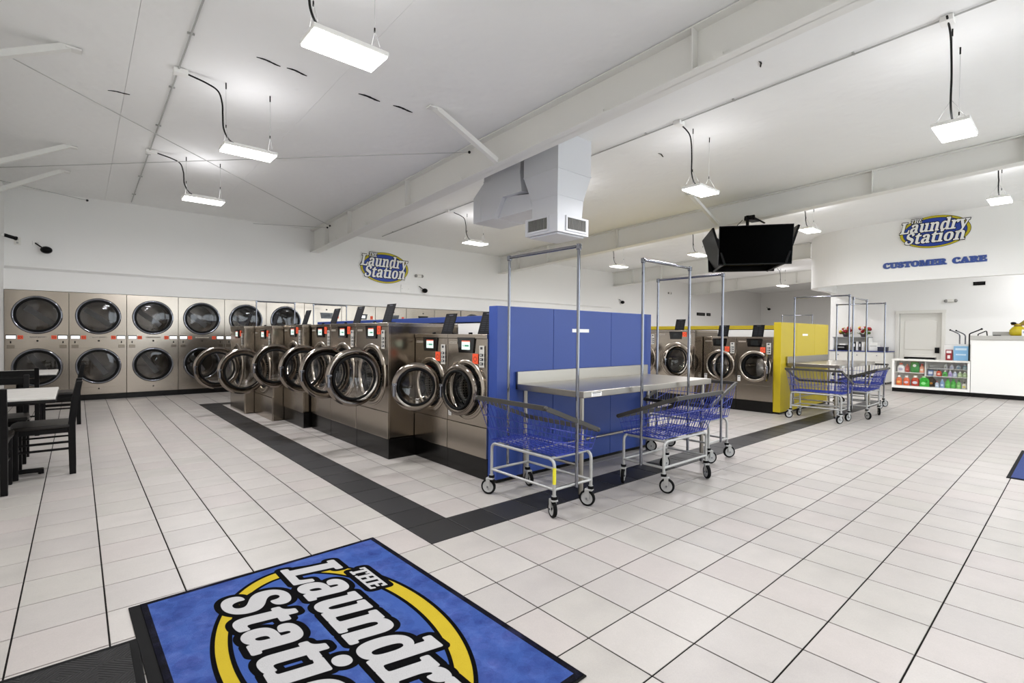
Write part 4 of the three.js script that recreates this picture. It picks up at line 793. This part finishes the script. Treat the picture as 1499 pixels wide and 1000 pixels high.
  const bl = thing('tissue_carton', 'sky blue carton standing on the display case', 'box', [13.82, 0.816, -0.185], -PI / 2); part('carton', rb(0.26, 0.34, 0.12, 0.005, 0, 0.17, 0), std(0x86b7dc, 0.5), bl); part('print', [bx(0.2, 0.05, 0.002, 0, 0.27, 0.061), bx(0.18, 0.03, 0.002, 0, 0.14, 0.061)], std(0xcfe4f2, 0.6), bl);
  const wb = thing('document_tray', 'white box behind the red and blue cartons', 'box', [13.98, 0.816, -0.28]); part('box', rb(0.1, 0.385, 0.46, 0.006, 0, 0.1925, 0), M.white, wb); part('edge', bx(0.102, 0.006, 0.462, 0, 0.37, 0), M.conduit, wb);
  const tr = thing('sign_tray', 'black tray and papers lying along the display case', 'tray', [13.75, 0.816, -0.95]); part('tray', rb(0.2, 0.05, 0.6, 0.006, 0.08, 0.025, 0), M.black, tr); part('paper', rb(0.15, 0.006, 0.5, 0.002, -0.12, 0.003, 0.05), M.white, tr); part('stapler', rb(0.05, 0.03, 0.2, 0.01, -0.1, 0.022, 0.22), M.dark, tr);
  // chrome garment hooks on posts
  const hook = (x, y, z, s, l) => { const t = thing('garment_hook', l, 'hook', [x, y, z], 0, 'chrome garment hooks at the counter'); part('arm', pipe([[0, 0, 0], [0, 0.24 * s, 0], [-0.02, 0.34 * s, -0.17 * s]], 0.014, 0.05), M.chrome, t); part('tip', new THREE.SphereGeometry(0.02, 10, 8).translate(-0.02, 0.34 * s, -0.17 * s), M.cable, t); };
  hook(13.98, 1.202, -0.24, 1, 'bent chrome garment hook behind the cartons, left one'); hook(13.98, 1.202, -0.14, 0.95, 'bent chrome garment hook behind the cartons, right one');
  const gr = thing('garment_rail', 'chrome pole and angled arms at the end of the tall counter', 'rail', [13.49, 0, -0.015]);
  part('pole', bar([0.2, 0.816, -0.02], [0.2, 1.42, -0.02], 0.014, 10), M.cable, gr); part('arm', pipe([[0.2, 1.4, -0.02], [0.2, 1.45, -0.02], [0.24, 1.56, 0.18]], 0.013, 0.03), M.cable, gr); part('tip', new THREE.SphereGeometry(0.022, 10, 8).translate(0.24, 1.56, 0.18), M.cable, gr); part('arm', pipe([[0.25, 1.406, 0.12], [0.25, 1.44, 0.12], [0.28, 1.52, 0.26], [0.28, 1.406, 0.27]], 0.011, 0.03), M.cable, gr);
  // yellow gift bundle on the counter
  const g = thing('gift_bundle', 'yellow wrapped bundle with brown ribbon on the tall counter', 'bundle', [13.85, 1.405, 0.74]);
  const bun = lathe([[0.001, 0], [0.1, 0.0], [0.135, 0.05], [0.13, 0.13], [0.08, 0.2], [0.045, 0.225], [0.06, 0.25], [0.001, 0.26]], 28), bp = bun.attributes.position;
  for (let i = 0; i < bp.count; i++) { const a = Math.atan2(bp.getZ(i), bp.getX(i)), k = 1 + 0.07 * Math.sin(9 * a + 3 * bp.getY(i) * 10) + 0.04 * Math.sin(17 * a); bp.setX(i, bp.getX(i) * k); bp.setZ(i, bp.getZ(i) * k); } bun.computeVertexNormals();
  part('wrap', bun, std(0xc2ae17, 0.35), g);
  part('ribbon', [new THREE.TorusGeometry(0.05, 0.016, 8, 20).rotateX(PI / 2).translate(0, 0.225, 0), rb(0.05, 0.04, 0.12, 0.016, 0, 0.26, -0.05), rb(0.05, 0.04, 0.1, 0.016, 0, 0.25, 0.05)], std(0x7a5a1e, 0.5), g);
  part('dark_bow', new THREE.SphereGeometry(0.035, 12, 8).scale(1, 0.8, 1.4).translate(-0.03, 0.285, -0.07), M.dark, g);
  part('plume', [tube([[0, 0.25, 0.02], [0, 0.32, 0.09], [0, 0.4, 0.16], [0, 0.46, 0.2]], 0.022, 8, 20), tube([[0, 0.25, 0.03], [0.02, 0.29, 0.1], [0.02, 0.36, 0.2]], 0.03, 8, 20)], std(0x8a7a22, 0.5), g);
  const cd = thing('price_card', 'small white card on the tall counter beside the yellow bundle', 'card', [13.62, 1.405, 0.86], -PI / 2); part('card', rb(0.09, 0.14, 0.006, 0.002, 0, 0.07, 0).rotateX(-0.1), M.white, cd); part('print', bx(0.06, 0.05, 0.001, 0, 0.08, 0.004).rotateX(-0.1), std(0x9fa8c4, 0.6), cd);
  solo('remote', 'small black object lying on the grey counter top', 'remote', rb(0.06, 0.02, 0.13, 0.008, 13.75, 1.415, 0.42), M.dark);
}
// cream work desk with hutch by the partition
{
  const d = thing('work_desk', 'cream drawer desk with blue top behind the carts, against the partition', 'desk', [15.5, 0, -2.69], -PI / 2); // front faces -x; local x -> +z
  const W = 1.44, y = 0.955;
  part('body', boxUV(bb(-W / 2, W / 2, 0.06, y - 0.03, -0.72, -0.01)), M.offwhite, d); part('kick_board', bb(-W / 2 + 0.02, W / 2 - 0.02, 0, 0.06, -0.7, -0.05), M.plinth, d); part('desk_top', rbb(-W / 2 - 0.01, W / 2 + 0.03, y - 0.03, y, -0.74, 0.02, 0.006), std(0x2b3a78, 0.4), d);
  for (let c = 0; c < 3; c++) for (let r = 0; r < 3; r++) { const x = -W / 2 + (c + 0.5) * W / 3, h = 0.26, yy = y - 0.05 - (r + 0.5) * h - r * 0.015; const dr = part('drawer', rb(W / 3 - 0.016, h - 0.01, 0.02, 0.005, x, yy, 0.0), M.offwhite, d); part('knob', new THREE.SphereGeometry(0.016, 10, 8).translate(x, yy + 0.05, 0.02), M.chrome, dr); }
  const h = thing('desk_hutch', 'white shelf hutch standing on the cream desk', 'shelf', [15.72, y, -2.94], -PI / 2);
  part('side', bb(-0.47, -0.45, 0, 0.38, -0.45, -0.1), M.white, h); part('side', bb(0.45, 0.47, 0, 0.38, -0.45, -0.1), M.white, h); part('shelf', rbb(-0.48, 0.48, 0.38, 0.405, -0.46, -0.08, 0.004), std(0x8b8c8d, 0.5), h); part('back', bb(-0.47, 0.47, 0, 0.38, -0.46, -0.45), M.offwhite, h);
  const bd = (z, c, l) => { const t = thing('ring_binder', l, 'binder', [15.74, y, z], 0, 'binders on the desk'); part('cover', rb(0.2, 0.26, 0.055, 0.004, 0, 0.13, 0), std(c, 0.5), t); part('spine_label', bx(0.002, 0.09, 0.03, -0.101, 0.16, 0), M.white, t); };
  bd(-2.80, 0x17171a, 'black binder on the desk, leftmost of four'); bd(-2.73, 0xe6e4df, 'white binder on the desk next to the black one'); bd(-2.66, 0x1c1c20, 'black binder on the desk between two white ones'); bd(-2.59, 0xe2e0da, 'white binder on the desk, rightmost of four');
  const pr = thing('label_printer', 'dark printer on the desk at the edge of the yellow partition', 'printer', [15.72, y, -3.12]); part('case', rb(0.28, 0.16, 0.24, 0.02, 0, 0.08, 0), M.dark, pr); part('slot', bx(0.01, 0.03, 0.16, -0.142, 0.09, 0), M.greyPaint, pr); part('paper_roll', bar([0, 0.16, -0.08], [0, 0.16, 0.08], 0.03, 14), M.white, pr);
  const wp = thing('paper_tray', 'white paper box on the desk right of the binders', 'box', [15.8, y, -2.33]); part('box', rb(0.3, 0.24, 0.22, 0.01, 0, 0.12, 0), M.white, wp); part('slot', bx(0.004, 0.02, 0.16, -0.151, 0.14, 0), M.conduit, wp);
  const nb = thing('navy_box', 'low navy box at the right end of the desk', 'box', [15.62, y, -2.09]); part('box', rb(0.2, 0.1, 0.22, 0.006, 0, 0.05, 0), std(0x161b38, 0.5), nb); part('lid', rb(0.21, 0.02, 0.23, 0.004, 0, 0.11, 0), std(0x1c2348, 0.5), nb);
  const fl = (z, s, l) => {
    const t = thing('flower_basket', l, 'flowers', [15.98, y + 0.405, z], 0, 'flower baskets on the hutch'); part('basket', lathe([[0.001, 0], [0.07, 0], [0.1, 0.09], [0.09, 0.09], [0.001, 0.03]], 18), std(0x4a4048, 0.6), t);
    const cols = [0xa01a22, 0xc23b4a, 0xd9b92e, 0xb02a2a, 0x5c7a34, 0x8e1a2a, 0xe0c8c8]; for (let k = 0; k < 26; k++) { const a = hash2(k, 1, s) * 6.28, r = 0.15 * Math.sqrt(hash2(k, 2, s)); part('blossom', new THREE.IcosahedronGeometry(0.032 + 0.02 * hash2(k, 3, s), 1).translate(r * Math.cos(a), 0.12 + 0.16 * hash2(k, 4, s), r * 1.1 * Math.sin(a)), flowerM[k % 7] ??= std(cols[k % 7], 0.7), t); }
    for (let k = 0; k < 7; k++) { const a = k * 0.9; part('leaf', new THREE.SphereGeometry(0.05, 8, 5).scale(1.5, 0.18, 0.6).rotateZ(0.5).rotateY(a).translate(0.12 * Math.cos(a), 0.1, -0.12 * Math.sin(a)), flowerM[7] ??= std(0x4b6030, 0.7), t); }
  };
  const flowerM = []; fl(-2.64, 11, 'red and yellow flower basket on the hutch, right one'); fl(-3.1, 23, 'red and green flower basket on the hutch, left one');
}

// ---------------------------------------------------------------- cafe tables and chairs at the left
function chair(label, pos, turn) {
  // faces +z, origin on the floor under the middle of the seat
  const t = thing('wooden_chair', label, 'chair', pos, turn, 'black wooden cafe chairs'), w = 0.19;
  for (const s of [-1, 1]) {
    const pr = extrude(poly([[-0.215, 0], [-0.175, 0], [-0.168, 0.25], [-0.165, 0.46], [-0.185, 0.65], [-0.225, 0.86], [-0.262, 0.86], [-0.228, 0.65], [-0.21, 0.46], [-0.212, 0.25]].map(([z, y]) => [-z, y])), 0.036, 0.004).rotateY(PI / 2).translate(s * w - 0.018, 0, 0);
    part('back_leg', pr, M.blackWood, t); part('front_leg', rb(0.042, 0.435, 0.042, 0.006, s * w, 0.2175, 0.19), M.blackWood, t);
    part('stretcher', bar([s * w, 0.24, -0.19], [s * w, 0.24, 0.19], 0.011, 8), M.blackWood, t); part('stretcher', bar([s * w, 0.30, -0.19], [s * w, 0.30, 0.19], 0.009, 8), M.blackWood, t);
  }
  const sh = new THREE.Shape(); sh.moveTo(-0.2, -0.2); sh.lineTo(0.2, -0.2); sh.quadraticCurveTo(0.235, 0.05, 0.215, 0.2); sh.quadraticCurveTo(0, 0.25, -0.215, 0.2); sh.quadraticCurveTo(-0.235, 0.05, -0.2, -0.2);
  const sg = extrude(sh, 0.018, 0.008, 16).rotateX(PI / 2).scale(1, 1, 1).translate(0, 0.462, 0); part('seat', sg, M.seatWood, t);
  part('seat_rail', [rbb(-w, w, 0.39, 0.435, 0.175, 0.2, 0.004), rbb(-w, w, 0.39, 0.435, -0.2, -0.175, 0.004), rbb(-w - 0.012, -w + 0.012, 0.39, 0.435, -0.19, 0.19, 0.004), rbb(w - 0.012, w + 0.012, 0.39, 0.435, -0.19, 0.19, 0.004)], M.blackWood, t);
  for (const [y, z, h] of [[0.80, -0.232, 0.07], [0.7, -0.211, 0.05], [0.59, -0.196, 0.05]]) part('back_slat', rb(2 * w - 0.03, h, 0.016, 0.005, 0, y, z).rotateX(0), M.blackWood, t);
  part('front_stretcher', bar([-w, 0.2, 0.19], [w, 0.2, 0.19], 0.011, 8), M.blackWood, t);
  return t;
}
function cafeTable(label, x, z, lx, lz) {
  const t = thing('cafe_table', label, 'table', [x, 0, z], 0, 'cafe tables');
  part('table_top', boxUV(rb(lx - 0.01, 0.022, lz - 0.01, 0.008, 0, 0.747, 0), 2), M.laminate, t); part('edge_band', rb(lx, 0.03, lz, 0.012, 0, 0.724, 0), M.edge, t);
  part('column', bar([0, 0.03, 0], [0, 0.72, 0], 0.04, 18), M.blackWood, t);
  part('base_foot', [rb(0.62, 0.035, 0.07, 0.012, 0, 0.035, 0), rb(0.07, 0.035, 0.62, 0.012, 0, 0.035, 0), ...[[0.29, 0], [-0.29, 0], [0, 0.29], [0, -0.29]].map(([a, b]) => bar([a, 0, b], [a, 0.03, b], 0.022, 10))], M.blackWood, t);
}
cafeTable('pale laminate cafe table nearest the left edge, with a chair tucked under it', -2.57, -4.62, 0.82, 1.08);
cafeTable('pale laminate cafe table farther back before the leftmost dryer', -2.62, -7.85, 0.78, 1.0);
chair('black wooden chair seen side on at the near cafe table', [-2.25, 0, -4.63], -PI / 2);
chair('black wooden chair cut by the left edge of the picture', [-2.66, 0, -4.13], PI);
chair('black wooden chair on the far side of the near cafe table', [-2.62, 0, -5.36], 0);
chair('black wooden chair on the near side of the far cafe table', [-2.6, 0, -7.15], PI);
chair('black wooden chair at the right side of the far cafe table', [-2.2, 0, -7.85], -PI / 2);

// ---------------------------------------------------------------- small wall fittings
function camera3(pos, turn, label) { const t = thing('security_camera', label, 'camera', pos, turn, 'black dome cameras'); part('bracket', [rb(0.08, 0.08, 0.02, 0.006, 0, 0, 0.01)], M.white, t); part('arm', tube([[0, 0, 0.02], [0.03, -0.03, 0.06], [0.09, -0.08, 0.09], [0.14, -0.11, 0.1]], 0.012, 7, 18), M.cable, t); part('dome', new THREE.SphereGeometry(0.075, 16, 12).scale(1.15, 0.9, 1).translate(0.15, -0.12, 0.1), M.black, t); }
camera3([-2.6, 2.95, ZB], 0, 'black dome camera on a curved arm high on the back wall at the left');
camera3([5.5, 2.72, ZB], 0, 'black camera on the back wall below and right of the oval sign');
camera3([15.0, 2.85, ZB], 0, 'black camera on the back wall above the blue partition');
camera3([28.9, 3.1, -10.6], -PI / 2, 'black camera in the far corner above the yellow bulkhead');
{ const t = thing('wall_camera', 'small black bullet camera at the left edge of the wall', 'camera', [XL, 3.0, -10.6], PI / 2); part('base', rb(0.05, 0.05, 0.03, 0.008, 0, 0, 0.015), M.white, t); part('barrel', bar([0, 0, 0.03], [0.06, -0.03, 0.16], 0.03, 12), M.black, t); part('hood', bar([0.06, -0.03, 0.16], [0.07, -0.035, 0.18], 0.036, 12), M.black, t); }
const twin = (pos, turn, l) => { const t = thing('emergency_light', l, 'emergency light', pos, turn, 'oval emergency lights'); part('case', new THREE.SphereGeometry(0.11, 18, 10).scale(1.15, 0.45, 0.35).translate(0, 0, 0.02), M.offwhite, t); for (const s of [-1, 1]) part('lamp_head', new THREE.SphereGeometry(0.045, 12, 10).scale(1, 1, 0.7).translate(s * 0.1, 0, 0.03), std(0x8d8b86, 0.4), t); };
twin([16.3, 2.38, -0.72], -PI / 2, 'oval twin emergency light above the staff door'); twin([5.5, 3.02, ZB], 0, 'oval twin emergency light right of the back wall sign'); twin([18.85, 3.34, ZB], 0, 'oval twin emergency light high on the far wall behind the racks'); 
{ const t = thing('exit_sign', 'small black lettered sign high on the partition wall', 'sign', [16.3, 2.82, -0.155], -PI / 2); part('plate', rb(0.24, 0.095, 0.02, 0.004, 0, 0, 0.01), M.black, t); part('strip', bx(0.18, 0.012, 0.002, 0, 0.01, 0.021), std(0x2c2c2c, 0.5), t); }
{ const t = thing('wall_sign_pair', 'pair of small dark signs on the far back wall behind the carts', 'sign', [21.78, 2.46, ZB]); part('plate', rb(0.8, 0.15, 0.02, 0.004, 0, 0, 0.01), M.dark, t); part('plate', rb(0.4, 0.15, 0.02, 0.004, 0.78, 0.01, 0.01), M.dark, t); part('lettering', [bx(0.6, 0.03, 0.002, 0, 0, 0.021), bx(0.28, 0.03, 0.002, 0.78, 0.01, 0.021)], std(0x55554f, 0.5), t); }
{ const t = thing('wall_outlet', 'small white outlet plate on the upper back wall at the left', 'outlet', [-2.84, 2.96, ZB]); part('plate', rb(0.09, 0.14, 0.008, 0.003, 0, 0, 0.004), M.offwhite, t); part('socket', [bx(0.03, 0.035, 0.002, 0, 0.03, 0.009), bx(0.03, 0.035, 0.002, 0, -0.03, 0.009)], M.conduit, t); }
{ const t = thing('junction_panel', 'white square wall box beside the small camera under the sign', 'wall box', [5.05, 2.62, ZB]); part('cover', rb(0.26, 0.22, 0.03, 0.006, 0, 0, 0.015), M.white, t); part('screw', [bar([-0.1, 0, 0.03], [-0.1, 0, 0.034], 0.008, 8), bar([0.1, 0, 0.03], [0.1, 0, 0.034], 0.008, 8)], M.conduit, t); }

renderer.render(scene, camera);
